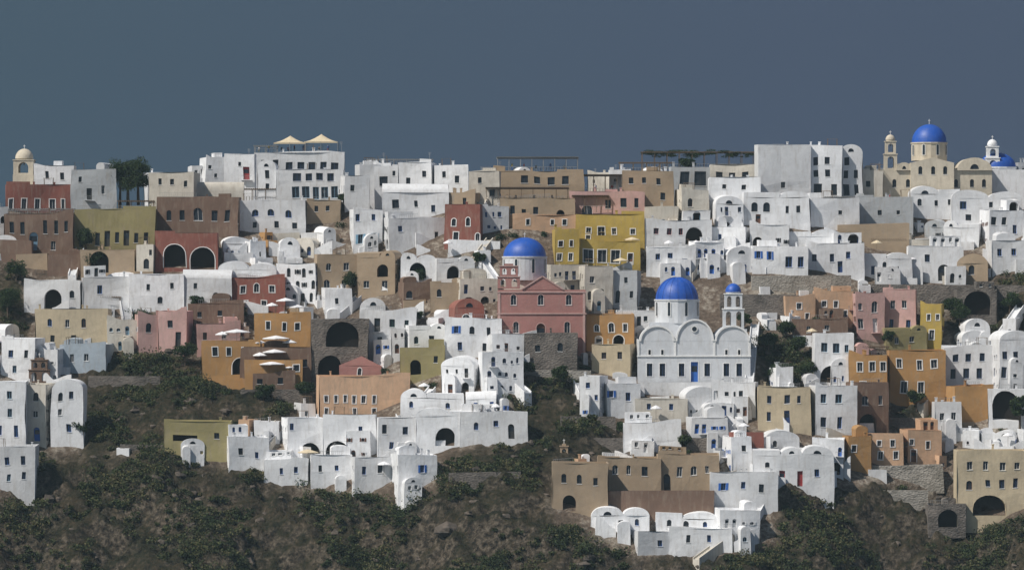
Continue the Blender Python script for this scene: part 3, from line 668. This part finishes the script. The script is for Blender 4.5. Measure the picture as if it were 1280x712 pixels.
# ------------------------------------------------------------------ pergolas, canopies, umbrellas, stairs
def pergola(u0,u1,vt,vb,d=5,mat=WOOD,slat=.5,cover=None,name='pergola',dy=0):
    y,s,loc,fx,fz=frame(u0,vb,dy,(u0+u1)/2); mb=MB(); w=fx(u1); h=fz(vt); n=max(2,int(w/2.6))
    for i in range(n+1):
        for yy in (0,d): mb.box(w*i/n-.07,w*i/n+.07,yy-.07,yy+.07,-.6,h,mat)
    for yy in (0,d): mb.box(-.3,w+.3,yy-.08,yy+.08,h+.002,h+.2,mat)
    x=-.2
    while x<w+.2: mb.box(x,x+.09,-.4,d+.4,h+.203,h+.33,mat); x+=slat
    if cover: mb.box(-.2,w+.2,-.3,d+.3,h+.34,h+.4,cover)
    for i in range(int(w/.6)): mb.box(i*.6,i*.6+.04,-.14,-.1,-.1,.8,METAL)
    mb.box(0,w,-.15,-.09,.8,.86,METAL)
    if w>6:
        for i in range(int(w/2.2)):
            x=1+i*2.2; mb.lathe(x,1.6,[(0,.72),(.4,.72),(.4,.76),(0,.76)],WCAN,10,False); mb.box(x-.04,x+.04,1.56,1.64,0,.72,WOOD)
            for q in (-.6,.6): mb.box(x+q-.2,x+q+.2,1.4,1.8,.4,.45,WOOD); mb.box(x+q*1.3-.03,x+q*1.3+.03,1.4,1.8,.0,.9,WOOD)
    mb.obj(name,loc)
SL=plain('grey_slats',(.22,.22,.22)); BC=plain('brown_canvas',(.10,.08,.07))
pergola(204,262,232,246,4,WOOD); pergola(298,366,237,250,4,WOOD); pergola(36,60,220,230,3,WOOD)
pergola(318,346,183,190,4,METAL,dy=22)
pergola(608,710,236,250,5,WOOD,.4,BC,dy=-2); pergola(606,712,262,272,4,WOOD,.4,BC,dy=-1)
pergola(622,722,198,213,5,METAL,.6,SL,dy=0)
pergola(728,800,220,240,5,WOOD,.4,BC); pergola(716,760,246,262,4,WOOD,.4,BC,dy=-3)
pergola(803,943,191,209,6,WOOD,.35,dy=3)
pergola(775,842,204,214,4,WOOD,.4); pergola(148,192,252,262,4,WOOD)
pergola(1016,1080,247,252,3,METAL); pergola(5,92,262,268,2,METAL); pergola(460,540,200,206,3,METAL)
pergola(118,150,372,386,4,WOOD); pergola(990,1060,388,398,3,WOOD); pergola(1065,1110,434,444,3,WOOD); pergola(812,860,300,310,3,WOOD); pergola(1090,1130,300,312,3,WOOD); pergola(840,880,268,278,3,WOOD)
pergola(727,780,292,303,3,WOOD,cover=plain('straw_canvas',(.5,.4,.2)))
def canopy(u0,u1,vt,vb,d,mat,peaks=1,name='tent_canopy',dy=0):
    y,s,loc,fx,fz=frame(u0,vb,dy,(u0+u1)/2); mb=MB(); w=fx(u1); h=fz(vt); n=24; rows=[]
    for j in range(9):
        r=[]
        for i in range(n+1):
            f=peaks*i/n; a=1-abs(2*(f%1)-1) if i<n else 0; b=1-abs(j/4-1); r.append((w*i/n,d*j/8,h*.6+h*.4*min(a,b)**1.6-.15*(1-min(a,b))))
        rows.append(r)
    mb.grid(rows,mat)
    for i in range(peaks*2+1):
        for yy in (0,d): mb.box(w*i/(peaks*2)-.05,w*i/(peaks*2)+.05,yy-.05,yy+.05,-.5,h*.6-.12,METAL)
    mb.grid([[(x,-.02,h*.6-.15) for x in (0,w)],[(x,-.02,h*.6-.5) for x in (0,w)]],mat,False)
    mb.obj(name,loc)
canopy(342,382,169,190,7,CANVAS,1,dy=22); canopy(380,422,167,190,7,CANVAS,1,dy=23)
canopy(725,782,304,319,3,CANVAS,1,'awning')
def umbrella(u,vt,wpx,mat,vb=None,dy=-2.5):
    y=yof(u,vb or vt+14)+dy; s=sc(y); r=wpx*s/2; c=P(u,vt,y); mb=MB(); n=8
    mb.lathe(0,0,[(0.02,0),(r*.5,-.28),(r,-.62)],mat,n,False); mb.lathe(0,0,[(r,-.62),(r*.99,-.78)],mat,n,False); mb.lathe(0,0,[(.035,0.1),(.035,-3.0)],WOOD,6)
    mb.lathe(0,0,[(.3,-2.9),(.3,-3.0)],METAL,8,False)
    for k in range(n): a=2*math.pi*k/n; mb.beam((0,0,-.45),(r*.95*math.cos(a),r*.95*math.sin(a),-.66),.015,WOOD)
    mb.obj('parasol',c)
for u,v,w,vb in [(357,372,24,445),(370,380,24,445),(340,378,16,445),(296,411,34,474),(278,414,18,474),(345,419,34,480),(322,424,20,480),(362,424,18,480),(343,436,30,488),(325,440,18,488),(340,451,34,494),(362,455,16,494)]:
    umbrella(u,v,w,WCAN,vb,1.8)
for u,v,w in [(385,561,26),(776,322,20),(790,296,20),(820,506,14),(870,440,12),(836,300,12),(1015,410,14),(225,408,14),(1260,540,14),(1140,320,12),(480,576,16),(930,528,14),(530,478,14),(620,504,12),(1096,300,14),(648,250,12),(700,330,16),(120,342,14),(1075,300,12),(560,300,12),(870,300,12)]:
    umbrella(u,v,w,rng.choice([WCAN,WCAN,CANVAS]),None,-3.5)
def stairs(u0,v0,u1,v1,wd=1.6,mat='W',par=True):
    a=P(u0,v0,yof(u0,v0)-1.6);b=P(u1,v1,yof(u1,v1)-1.6); n=max(4,int((b.z-a.z)/.2)); mb=MB(); d=b-a; L=Vector((d.x,d.y,0)); th=math.atan2(L.y,L.x); l=L.length
    for i in range(n):
        x=l*i/n; z=(b.z-a.z)*(i+1)/n; mb.box(x,x+l/n-.002,-wd/2,wd/2,z-3.2,z,COL[mat])
    if par:
        for sgn in (-1,1):
            q=wd/2*sgn; e=q+.2*sgn; y0,y1=min(q,e)+.003*sgn,max(q,e)+.003*sgn
            r=[]
            for x,z in ((0,.55),(l,.55+b.z-a.z)): r.append([(x,y0,z),(x,y1,z),(x,y1,z-4),(x,y0,z-4)])
            mb.grid(r,COL[mat],False,True); mb.face(r[0],COL[mat]); mb.face(r[1],COL[mat])
    mb.obj('staircase',a,th)
for q in [(586,335,612,300),(622,352,598,318),(1150,508,1186,470),(925,680,968,600),(512,520,540,486),(330,560,350,528),(300,575,350,540),(420,395,448,372),(1032,610,1012,560),(660,492,632,468),(385,470,400,405),(936,482,944,405),(160,400,150,345),(860,345,880,312),(1120,350,1150,312),(560,480,600,452),(740,520,722,478),(1150,330,1180,300),(520,560,500,520),(980,600,960,566),(90,345,100,312),(870,700,925,660),(590,280,604,250),(640,440,628,400),(1250,420,1275,384)]:
    stairs(*q,mat=rng.choice('WWWO'),wd=rng.uniform(1.3,2))
# ------------------------------------------------------------------ infill houses
LM=((615,738,290,434),(790,940,345,480),(722,892,610,648),(1180,1280,430,530),(345,512,465,575),(1062,1182,362,500),(0,300,225,336),(300,390,390,494),(388,460,398,475),(690,806,266,334),(1100,1240,150,250),(470,560,228,276),(840,1080,180,250))
def tryfill(n,wr,hr,seed,vr=(268,640),mb_=.16,mh=.6,lm=False,terr_p=.35):
    r=random.Random(seed); cnt=0
    for _ in range(n):
        u=r.uniform(-150,1400); v=r.uniform(*vr); w=r.uniform(*wr); h=r.uniform(*hr)
        if isveg(u,v) or isveg(u+w,v) or isveg(u+w/2,v-2) or isveg(u+w/2,v+6): continue
        if v>560 and (u<-20 or u>1290) and v>600: continue
        if lm and any(u+w>a and u<b and v>t and v-h<q for a,b,t,q in LM): continue
        i0,i1=max(0,int((v-h)/8)),int(v/8)+1; j0,j1=max(0,int((u+160)/8)),int((u+w+160)/8)+1
        cell=occ[i0:i1,j0:j1]
        if cell.size==0: continue
        beh=((cell>=0)&(cell<v)).mean(); hid=(cell>=v).mean()
        if beh>mb_ or hid>mh: continue
        c=r.choices('WOTCKGLH',[16,2.2,.5,.6,.4,.8,.3,.3])[0]
        B(u,u+w,v-h,v,c,r.choices('fvs',[4.5,3.6,.7])[0],r.choice([0,0,12,-12,18,-16,7,24,-22,30]),d=r.uniform(4,7),terrace=r.random()<terr_p,annex=r.random()<.4); cnt+=1
    return cnt
c1=tryfill(2500,(24,42),(20,30),1,mb_=.22); c2=tryfill(5000,(16,28),(13,21),2,mb_=.27); c3=tryfill(7000,(10,20),(8,14),3,mb_=.38)
c4=tryfill(3400,(8,20),(7,12),11,mb_=.85,mh=.3,lm=True,terr_p=.5)
print('fill',c1,c2,c3,c4)
r=random.Random(9)
for _ in range(340):
    u=r.uniform(0,1280); v=r.uniform(290,640); w=r.uniform(12,40)
    if isveg(u,v) or isveg(u+w,v): continue
    if any(u+w>a and u<b and t<v<q for a,b,t,q in LM): continue
    if r.random()<.5: B(u,u+w,v-r.uniform(4,7),v,r.choices('WOT',[6,1,1])[0],'f',r.choice([0,10,-10]),'',d=1.2,name='terrace_wall',ex=False,dy=-1.2)
    else:
        y=yof(u,v)-1.6; s=sc(y); mb=MB(); h1,h2=r.choice([(.5,r.uniform(1.5,3)),(r.uniform(1.5,3),.5)]); wedge(mb,0,w*s,0,.35,-3,h1,h2,COL[r.choices('WO',[6,1])[0]]); mb.obj('sloping_wall',P(u,v,y),math.radians(r.uniform(-25,25)))
# ------------------------------------------------------------------ terrain
xs=np.arange(-250,250.1,.75); ys=np.concatenate([np.arange(-90,-30,1.2),np.arange(-30,125,.6),np.arange(125,420,6)])
nx,ny=len(xs),len(ys); V=np.empty((ny,nx,3)); A=np.empty((ny,nx))
for j,yy in enumerate(ys):
    for i,xx in enumerate(xs):
        V[j,i]=(xx,yy,terr(xx,yy)); u,v=uv_at(xx,yy); A[j,i]=vegmask(u,v) if yy<135 else 1
idx=np.arange(nx*ny).reshape(ny,nx); F=np.stack([idx[:-1,:-1],idx[:-1,1:],idx[1:,1:],idx[1:,:-1]],-1).reshape(-1,4)
def npmesh(name,V,F,mats,smooth=True):
    me=bpy.data.meshes.new(name); V=np.asarray(V,np.float32).reshape(-1,3); F=np.asarray(F,np.int32); k=F.shape[1]
    me.vertices.add(len(V)); me.vertices.foreach_set('co',V.ravel()); me.loops.add(F.size); me.loops.foreach_set('vertex_index',F.ravel())
    me.polygons.add(len(F)); me.polygons.foreach_set('loop_start',np.arange(0,F.size,k,dtype=np.int32)); me.polygons.foreach_set('loop_total',np.full(len(F),k,np.int32))
    me.polygons.foreach_set('use_smooth',np.full(len(F),smooth)); me.update(calc_edges=True)
    for m in mats: me.materials.append(m)
    ob=bpy.data.objects.new(name,me); scene.collection.objects.link(ob); return ob
m,nt,b=newmat('hillside_soil_and_rock'); L=nt.links
geo=N(nt,'ShaderNodeNewGeometry'); at=N(nt,'ShaderNodeAttribute',attribute_name='wild')
n1=N(nt,'ShaderNodeTexNoise'); n1.inputs['Scale'].default_value=.12; n1.inputs['Detail'].default_value=9; n1.inputs['Roughness'].default_value=.68; L.new(geo.outputs['Position'],n1.inputs['Vector'])
n2=N(nt,'ShaderNodeTexNoise'); n2.inputs['Scale'].default_value=.9; n2.inputs['Detail'].default_value=8; n2.inputs['Roughness'].default_value=.7; L.new(geo.outputs['Position'],n2.inputs['Vector'])
cr=N(nt,'ShaderNodeValToRGB'); e=cr.color_ramp.elements; e[0].position=.38; e[0].color=(.010,.010,.008,1); e[1].position=.68; e[1].color=(.20,.16,.12,1)
q=e.new(.47); q.color=(.028,.029,.016,1); q=e.new(.56); q.color=(.058,.047,.030,1); q=e.new(.61); q.color=(.10,.078,.055,1)
ad=N(nt,'ShaderNodeMath',operation='MULTIPLY_ADD'); ad.inputs[1].default_value=.5; L.new(n2.outputs['Fac'],ad.inputs[0]); hh=N(nt,'ShaderNodeMath',operation='MULTIPLY'); hh.inputs[1].default_value=.5; L.new(n1.outputs['Fac'],hh.inputs[0]); L.new(hh.outputs[0],ad.inputs[2]); L.new(ad.outputs[0],cr.inputs[0])
# bare rock on the steep faces
sn=N(nt,'ShaderNodeSeparateXYZ'); L.new(geo.outputs['Normal'],sn.inputs[0]); sr=N(nt,'ShaderNodeMapRange'); sr.inputs['From Min'].default_value=.72; sr.inputs['From Max'].default_value=.42; sr.inputs['To Max'].default_value=.8; L.new(sn.outputs['Z'],sr.inputs['Value'])
cr3=N(nt,'ShaderNodeValToRGB'); e=cr3.color_ramp.elements; e[0].position=.38; e[0].color=(.02,.018,.015,1); e[1].position=.62; e[1].color=(.21,.175,.135,1); q=e.new(.5); q.color=(.085,.068,.052,1); L.new(n2.outputs['Fac'],cr3.inputs[0])
mr_=N(nt,'ShaderNodeMixRGB'); L.new(sr.outputs[0],mr_.inputs[0]); L.new(cr.outputs[0],mr_.inputs[1]); L.new(cr3.outputs[0],mr_.inputs[2])
cr2=N(nt,'ShaderNodeValToRGB'); e=cr2.color_ramp.elements; e[0].position=.35; e[0].color=(.07,.055,.042,1); e[1].position=.62; e[1].color=(.42,.38,.32,1); q=e.new(.5); q.color=(.17,.13,.10,1); L.new(ad.outputs[0],cr2.inputs[0])
mx=N(nt,'ShaderNodeMixRGB'); L.new(at.outputs['Fac'],mx.inputs[0]); L.new(cr2.outputs[0],mx.inputs[1]); L.new(mr_.outputs[0],mx.inputs[2]); L.new(mx.outputs[0],b.inputs['Base Color']); b.inputs['Roughness'].default_value=1; b.inputs['Specular IOR Level'].default_value=.1
bp=N(nt,'ShaderNodeBump'); bp.inputs['Distance'].default_value=1.2; bp.inputs['Strength'].default_value=1; L.new(n2.outputs['Fac'],bp.inputs['Height']); L.new(bp.outputs[0],b.inputs['Normal'])
hill=npmesh('hillside_terrain',V,F,[m]); a_=hill.data.attributes.new('wild','FLOAT','POINT'); a_.data.foreach_set('value',A.ravel().astype(np.float32))
m,nt,b=newmat('sea_water'); b.inputs['Base Color'].default_value=(.01,.04,.07,1); b.inputs['Roughness'].default_value=.15
n=N(nt,'ShaderNodeTexNoise'); n.inputs['Scale'].default_value=.15; g=N(nt,'ShaderNodeNewGeometry'); nt.links.new(g.outputs['Position'],n.inputs['Vector']); bp=N(nt,'ShaderNodeBump'); nt.links.new(n.outputs['Fac'],bp.inputs['Height']); nt.links.new(bp.outputs[0],b.inputs['Normal'])
mb=MB(); S=30000; mb.face([(-S,-S,-70),(S,-S,-70),(S,S,-70),(-S,S,-70)],m); mb.obj('sea')
# ------------------------------------------------------------------ foliage
def leafmat(name,c1,c2,c3):
    m,nt,b=newmat(name); L=nt.links; geo=N(nt,'ShaderNodeNewGeometry'); n=N(nt,'ShaderNodeTexNoise'); n.inputs['Scale'].default_value=.25; n.inputs['Detail'].default_value=4; L.new(geo.outputs['Position'],n.inputs['Vector'])
    mr=N(nt,'ShaderNodeMath',operation='MULTIPLY_ADD'); mr.inputs[1].default_value=.3; L.new(geo.outputs['Random Per Island'],mr.inputs[0]); h=N(nt,'ShaderNodeMath',operation='MULTIPLY'); h.inputs[1].default_value=.75; L.new(n.outputs['Fac'],h.inputs[0]); L.new(h.outputs[0],mr.inputs[2])
    cr=N(nt,'ShaderNodeValToRGB'); e=cr.color_ramp.elements; e[0].position=.35;e[0].color=(*c1,1);e[1].position=.74;e[1].color=(*c3,1); q=e.new(.54); q.color=(*c2,1); L.new(mr.outputs[0],cr.inputs[0]); L.new(cr.outputs[0],b.inputs['Base Color']); b.inputs['Roughness'].default_value=.9; b.inputs['Specular IOR Level'].default_value=.15
    return m
SCR=leafmat('scrub_leaves',(.020,.034,.014),(.052,.068,.028),(.14,.12,.06)); TRL=leafmat('tree_leaves',(.012,.028,.01),(.03,.05,.018),(.06,.08,.03))
def leaves(centers,radii,per,size):
    C=np.repeat(centers,per,0); R=np.repeat(radii,per,0); n=len(C)
    d=nrg.normal(size=(n,3)); d/=np.linalg.norm(d,axis=1)[:,None]; rad=nrg.uniform(.35,1,(n,1))**.6
    l=1+.28*np.sin(d[:,:1]*5+C[:,:1])*np.cos(d[:,1:2]*4+C[:,2:3]*3)+.15*np.sin(d[:,2:3]*9+C[:,:1]*2)
    p=C+d*rad*R*l
    t=nrg.normal(size=(n,3)); t/=np.linalg.norm(t,axis=1)[:,None]; q=np.cross(t,nrg.normal(size=(n,3))); q/=np.linalg.norm(q,axis=1)[:,None]
    s=nrg.uniform(.5,1.2,(n,1))*size; a=t*s; b=q*s*.6
    V=np.stack([p-a,p-b,p+a,p+b],1).reshape(-1,3); return V
cs=[];rs=[]
r=random.Random(4)
tries=0
while len(cs)<5600 and tries<60000:
    tries+=1
    x=r.uniform(-165,165); y=r.uniform(-24,112)
    u,v=uv_at(x,y)
    if vegmask(u,v)<.5: continue
    if occ[min(89,max(0,int((v-6)/8))),min(199,max(0,int((u+160)/8)))]>=v-4: continue
    nn=noise.noise(Vector((x*.07,y*.09,1.7)))+.5*noise.noise(Vector((x*.2,y*.2,5)))
    if nn<-.02+r.uniform(-.15,.15): continue
    z=terr(x,y); k=r.uniform(.45,1.25)*(1.45 if nn>.2 else .8)
    if r.random()<.06: k*=1.6
    cs.append((x,y,z+k*.3)); rs.append((k*r.uniform(.9,1.5),k*r.uniform(.9,1.3),k*r.uniform(.55,.9)))
Vl=leaves(np.array(cs),np.array(rs),130,.24); Fl=np.arange(len(Vl)).reshape(-1,4); npmesh('scrub_foliage',Vl,Fl,[SCR],False)
print('bushes',len(cs),tries)
# garden shrubs in the gaps of the town
cs=[];rs=[]
for _ in range(1500):
    u=r.uniform(0,1280); v=r.uniform(270,640)
    if isveg(u,v): continue
    o_=occ[min(89,max(0,int((v-3)/8))),min(199,max(0,int((u+160)/8)))]
    if o_>v-2: continue
    y=yof(u,v); p=P(u,v,y); k=r.uniform(.4,1.1)
    for q in range(r.choice([1,2,3])):
        xx,yy=p.x+r.uniform(-1,1),p.y+r.uniform(-.6,.3); cs.append((xx,yy,terr(xx,yy)+k*.5)); rs.append((k*1.1,k,k*.8))
    if len(cs)>420: break
if cs: Vl=leaves(np.array(cs),np.array(rs),110,.19); npmesh('garden_shrubs',Vl,np.arange(len(Vl)).reshape(-1,4),[TRL],False)
print('shrubs',len(cs))
BARK=plain('bark',(.09,.065,.045),.9)
def tree(u,vb,h,wd,dy=0,name='tree',cyp=False):
    y=yof(u,vb)+dy; c=P(u,vb,y); rr=random.Random(int(u*7+vb)); mb=MB(); c.z=min(c.z,terr(c.x,c.y)+2) if vb>262 else c.z
    base=Vector((0,0,-1.5)); top=Vector((rr.uniform(-.3,.3),0,h*.55)); n=7
    def limb(a,b,r0,r1):
        d=(b-a).normalized(); q=d.cross(Vector((.3,1,.1))).normalized(); t=d.cross(q); rows=[]
        for k in range(4):
            f=k/3; pcc=a.lerp(b,f)+q*.08*math.sin(f*3); rad=r0+(r1-r0)*f; rows.append([pcc+q*rad*math.cos(6.283*j/n)+t*rad*math.sin(6.283*j/n) for j in range(n)])
        mb.grid(rows,BARK,True,True)
    limb(base,top,h*.045,h*.02); cc=[];cr_=[]
    nb=14 if not cyp else 9
    for k in range(nb):
        if cyp: e=Vector((rr.uniform(-.15,.15)*wd,rr.uniform(-.15,.15)*wd,h*(.12+.85*k/nb))); R=wd*.42*(1-.75*(k/nb))+.1; cr_.append((R,R,h*.12)); st=Vector((0,0,e.z*.6))
        else:
            a=rr.uniform(0,6.28); q=rr.uniform(.1,.4)*wd; e=Vector((math.cos(a)*q,math.sin(a)*q,h*rr.uniform(.38,.9))); R=wd*rr.uniform(.17,.27); cr_.append((R,R,R*.75)); st=base.lerp(top,rr.uniform(.6,1))
        limb(st,e,h*.014,h*.005); cc.append(tuple(e))
    ob=mb.obj(name,c); Vl=leaves(np.array(cc),np.array(cr_),380 if h>6 else 230,.2); lf=npmesh('crown',Vl,np.arange(len(Vl)).reshape(-1,4),[TRL],False); lf.parent=ob
tree(160,250,9.8,9,-3); tree(150,252,8.5,7,-2); tree(173,248,9,7,-1)
for u,v,h,w in [(108,312,4.5,5),(118,336,4,5),(440,362,3.5,6),(520,352,2.8,4),(1275,530,7,4),(860,212,2.5,4),(930,410,3,3),(700,480,4,4),(655,470,3,4),(430,258,3,3),(178,406,3,4),(1020,412,2.5,3),(1190,395,4,4),(1146,508,3.5,4),(975,470,4,5),(960,440,4,4),(20,350,4,5),(10,390,5,6),(780,540,3,3),(345,378,2.5,3),(245,385,2.5,3),(855,560,2.5,3),(1090,398,2,3),(100,545,3,4),(232,452,4,5),(600,330,2.5,3),(640,392,2.5,3),(1110,430,3,3),(1000,440,3.5,4),(520,400,2,3),(300,398,2.5,3),(1200,404,4,5),(1262,385,4,5),(985,420,3,4),(1010,470,3,4),(330,500,3,4),(380,496,3,4)]:
    tree(u,v,h,w,-1.5)
for u,v,h in [(1282,520,6),(958,600,3)]: tree(u,v,h,1.6,-1,'cypress_tree',True)
y=yof(870,210)+3; cc=[];cr_=[]
for k in range(60):
    p=P(r.uniform(806,942),r.uniform(188,196),y+r.uniform(0,5)); cc.append(tuple(p)); cr_.append((1.3,.9,.28))
Vl=leaves(np.array(cc),np.array(cr_),110,.16); npmesh('climbing_vine',Vl,np.arange(len(Vl)).reshape(-1,4),[TRL],False)
Vb=[];Fb=[];o=0
for _ in range(900):
    x=r.uniform(-130,130); y=r.uniform(-22,110); u,v=uv_at(x,y)
    if vegmask(u,v)<.6: continue
    k=r.uniform(.25,.9)*(1.7 if r.random()<.1 else 1); z=terr(x,y)-k*.25; nr,nc=6,9; e1=r.uniform(.7,1.6)
    for a in range(nr):
        for b_ in range(nc):
            th=math.pi*a/(nr-1); ph=6.283*b_/nc; dx,dy_,dz=math.sin(th)*math.cos(ph),math.sin(th)*math.sin(ph),math.cos(th)
            q=k*(1+.9*noise.noise(Vector((x+dx*1.1,y+dy_*1.1,z+dz*1.1)))); Vb.append((x+q*e1*dx,y+q*dy_,z+q*.8*dz))
    for a in range(nr-1):
        for b_ in range(nc): c=(b_+1)%nc; Fb.append((o+a*nc+b_,o+a*nc+c,o+(a+1)*nc+c,o+(a+1)*nc+b_))
    o+=nr*nc
npmesh('boulders',Vb,Fb,[stone('basalt_rock',(.03,.027,.024),(.15,.12,.095),.8)],False)
# ------------------------------------------------------------------ people
def person_mesh(name,pose,cloth,legs):
    me=bpy.data.meshes.new(name)
    if pose=='stand': J=[(0,0,.95),(0,0,1.2),(0,0,1.42),(0,0,1.55),(0,-.01,1.68),(.11,0,.92),(.12,-.02,.5),(.12,.02,.06),(.12,-.15,.03),(-.11,0,.92),(-.13,.05,.5),(-.13,.08,.06),(-.13,-.08,.03),(.2,0,1.4),(.27,.02,1.12),(.25,-.1,.88),(-.2,0,1.4),(-.27,.02,1.12),(-.22,-.12,.9)]
    else: J=[(0,0,.5),(0,-.02,.78),(0,-.02,1.0),(0,-.03,1.12),(0,-.05,1.25),(.1,-.05,.5),(.13,-.45,.52),(.13,-.45,.08),(.13,-.6,.04),(-.1,-.05,.5),(-.13,-.45,.52),(-.13,-.42,.08),(-.13,-.57,.04),(.2,0,.98),(.26,-.1,.74),(.15,-.35,.74),(-.2,0,.98),(-.26,-.1,.74),(-.15,-.35,.74)]
    E=[(0,1),(1,2),(2,3),(3,4),(0,5),(5,6),(6,7),(7,8),(0,9),(9,10),(10,11),(11,12),(2,13),(13,14),(14,15),(2,16),(16,17),(17,18)]
    Rr=[.15,.14,.15,.06,.11,.09,.065,.045,.035,.09,.065,.045,.035,.06,.045,.03,.06,.045,.03]
    me.from_pydata(J,E,[]); ob=bpy.data.objects.new(name,me); scene.collection.objects.link(ob)
    md=ob.modifiers.new('s','SKIN'); 
    for i,v in enumerate(me.skin_vertices[0].data): v.radius=(Rr[i],Rr[i]*.85); v.use_root=(i==0)
    sb=ob.modifiers.new('b','SUBSURF'); sb.levels=1
    dg=bpy.context.evaluated_depsgraph_get(); m2=bpy.data.meshes.new_from_object(ob.evaluated_get(dg)); bpy.data.objects.remove(ob)
    m2.materials.clear()
    for c in (cloth,SKIN,legs,HAIR): m2.materials.append(c)
    zt=J[3][2]; zh=J[0][2]
    for p in m2.polygons:
        z=p.center.z; p.material_index=3 if z>zt+.13 or (z>zt+.02 and p.center.y>.03) else 1 if z>zt-.06 else 0 if z>zh else 2
        p.use_smooth=True
    return m2
SKIN=plain('skin',(.42,.24,.16)); HAIR=plain('hair',(.04,.025,.015))
try:
    cl=[plain('cloth_%s'%k,c) for k,c in (('red',(.4,.05,.04)),('white',(.7,.7,.7)),('blue',(.05,.12,.35)),('black',(.03,.03,.03)),('yellow',(.5,.4,.1)))]
    pm=[person_mesh('person','stand' if i%2==0 else 'sit',cl[i%5],cl[(i+3)%5]) for i in range(6)]
    for u,vb,dy in [(352,190,23),(360,190,23),(368,190,23),(379,190,23),(391,190,23),(399,190,23),(410,190,23),(640,213,1),(655,213,1),(670,213,1.3),(688,213,1),(705,213,1),(625,250,1),(645,250,1),(668,250,1),(690,250,1),(745,240,1),(765,240,1),(785,240,1),(1112,252,-1.5),(1200,252,-1.5),(324,190,22.5),(336,190,22.5)]:
        c=P(u,vb,yof(u,vb)+dy); ob=bpy.data.objects.new('person',r.choice(pm)); scene.collection.objects.link(ob); ob.location=c; ob.rotation_euler=(0,0,r.uniform(-1.2,1.2))
except Exception as ex: print('people',ex)
# ------------------------------------------------------------------ light haze in the air (real scattering volume over the bay)
m=bpy.data.materials.new('sea_haze'); m.use_nodes=True; nt=m.node_tree; nt.nodes.clear()
o_=nt.nodes.new('ShaderNodeOutputMaterial'); vs=nt.nodes.new('ShaderNodeVolumeScatter'); vs.inputs['Density'].default_value=6e-5; vs.inputs['Color'].default_value=(.62,.85,1,1); nt.links.new(vs.outputs[0],o_.inputs['Volume'])
mb=MB(); mb.box(-1800,1800,-1600,600,-69,500,m); mb.obj('haze')
# ------------------------------------------------------------------ light, sky, camera
sd=Vector((-.55,-.36,.75)).normalized(); el=math.asin(sd.z); az=math.atan2(sd.x,sd.y)
sun=bpy.data.lights.new('sun','SUN'); sun.energy=4.4; sun.angle=math.radians(.5); sun.color=(1,.955,.89)
so=bpy.data.objects.new('sun',sun); scene.collection.objects.link(so); so.rotation_euler=sd.to_track_quat('Z','Y').to_euler()
w=bpy.data.worlds.new('World'); scene.world=w; w.use_nodes=True; nt=w.node_tree; bg=nt.nodes['Background']; L=nt.links
sky=nt.nodes.new('ShaderNodeTexSky'); sky.sky_type='NISHITA'; sky.sun_disc=False; sky.sun_elevation=el; sky.sun_rotation=az
tc=nt.nodes.new('ShaderNodeTexCoord'); ad=nt.nodes.new('ShaderNodeVectorMath'); ad.operation='ADD'; ad.inputs[1].default_value=(0,0,.55); no=nt.nodes.new('ShaderNodeVectorMath'); no.operation='NORMALIZE'
L.new(tc.outputs['Generated'],ad.inputs[0]); L.new(ad.outputs[0],no.inputs[0]); L.new(no.outputs[0],sky.inputs[0])
sx=nt.nodes.new('ShaderNodeSeparateXYZ'); L.new(tc.outputs['Generated'],sx.inputs[0])
mz=nt.nodes.new('ShaderNodeMapRange'); mz.inputs['From Min'].default_value=.05; mz.inputs['From Max'].default_value=.5; mz.inputs['To Min'].default_value=.53; mz.inputs['To Max'].default_value=.95; L.new(sx.outputs['Z'],mz.inputs['Value'])
mxx=nt.nodes.new('ShaderNodeMapRange'); mxx.inputs['From Min'].default_value=-.13; mxx.inputs['From Max'].default_value=.06; L.new(sx.outputs['X'],mxx.inputs['Value'])
tint=nt.nodes.new('ShaderNodeMixRGB'); tint.inputs[1].default_value=(.84,1.03,.95,1); tint.inputs[2].default_value=(.97,1,1.04,1); L.new(mxx.outputs[0],tint.inputs[0])
hs=nt.nodes.new('ShaderNodeHueSaturation'); hs.inputs['Saturation'].default_value=.84; L.new(mz.outputs[0],hs.inputs['Value']); L.new(sky.outputs[0],hs.inputs['Color'])
ml=nt.nodes.new('ShaderNodeMixRGB'); ml.blend_type='MULTIPLY'; ml.inputs[0].default_value=1; L.new(hs.outputs[0],ml.inputs[1]); L.new(tint.outputs[0],ml.inputs[2]); L.new(ml.outputs[0],bg.inputs['Color']); bg.inputs['Strength'].default_value=.08
cam=bpy.data.cameras.new('camera'); co=bpy.data.objects.new('camera',cam); scene.collection.objects.link(co); co.location=(0,CAMY,ZC); co.rotation_euler=(math.radians(90),0,0); cam.sensor_width=36; cam.lens=18/(640*K); cam.clip_start=5; cam.clip_end=60000; scene.camera=co
scene.view_settings.view_transform='Standard'; scene.view_settings.look='None'; scene.view_settings.exposure=0
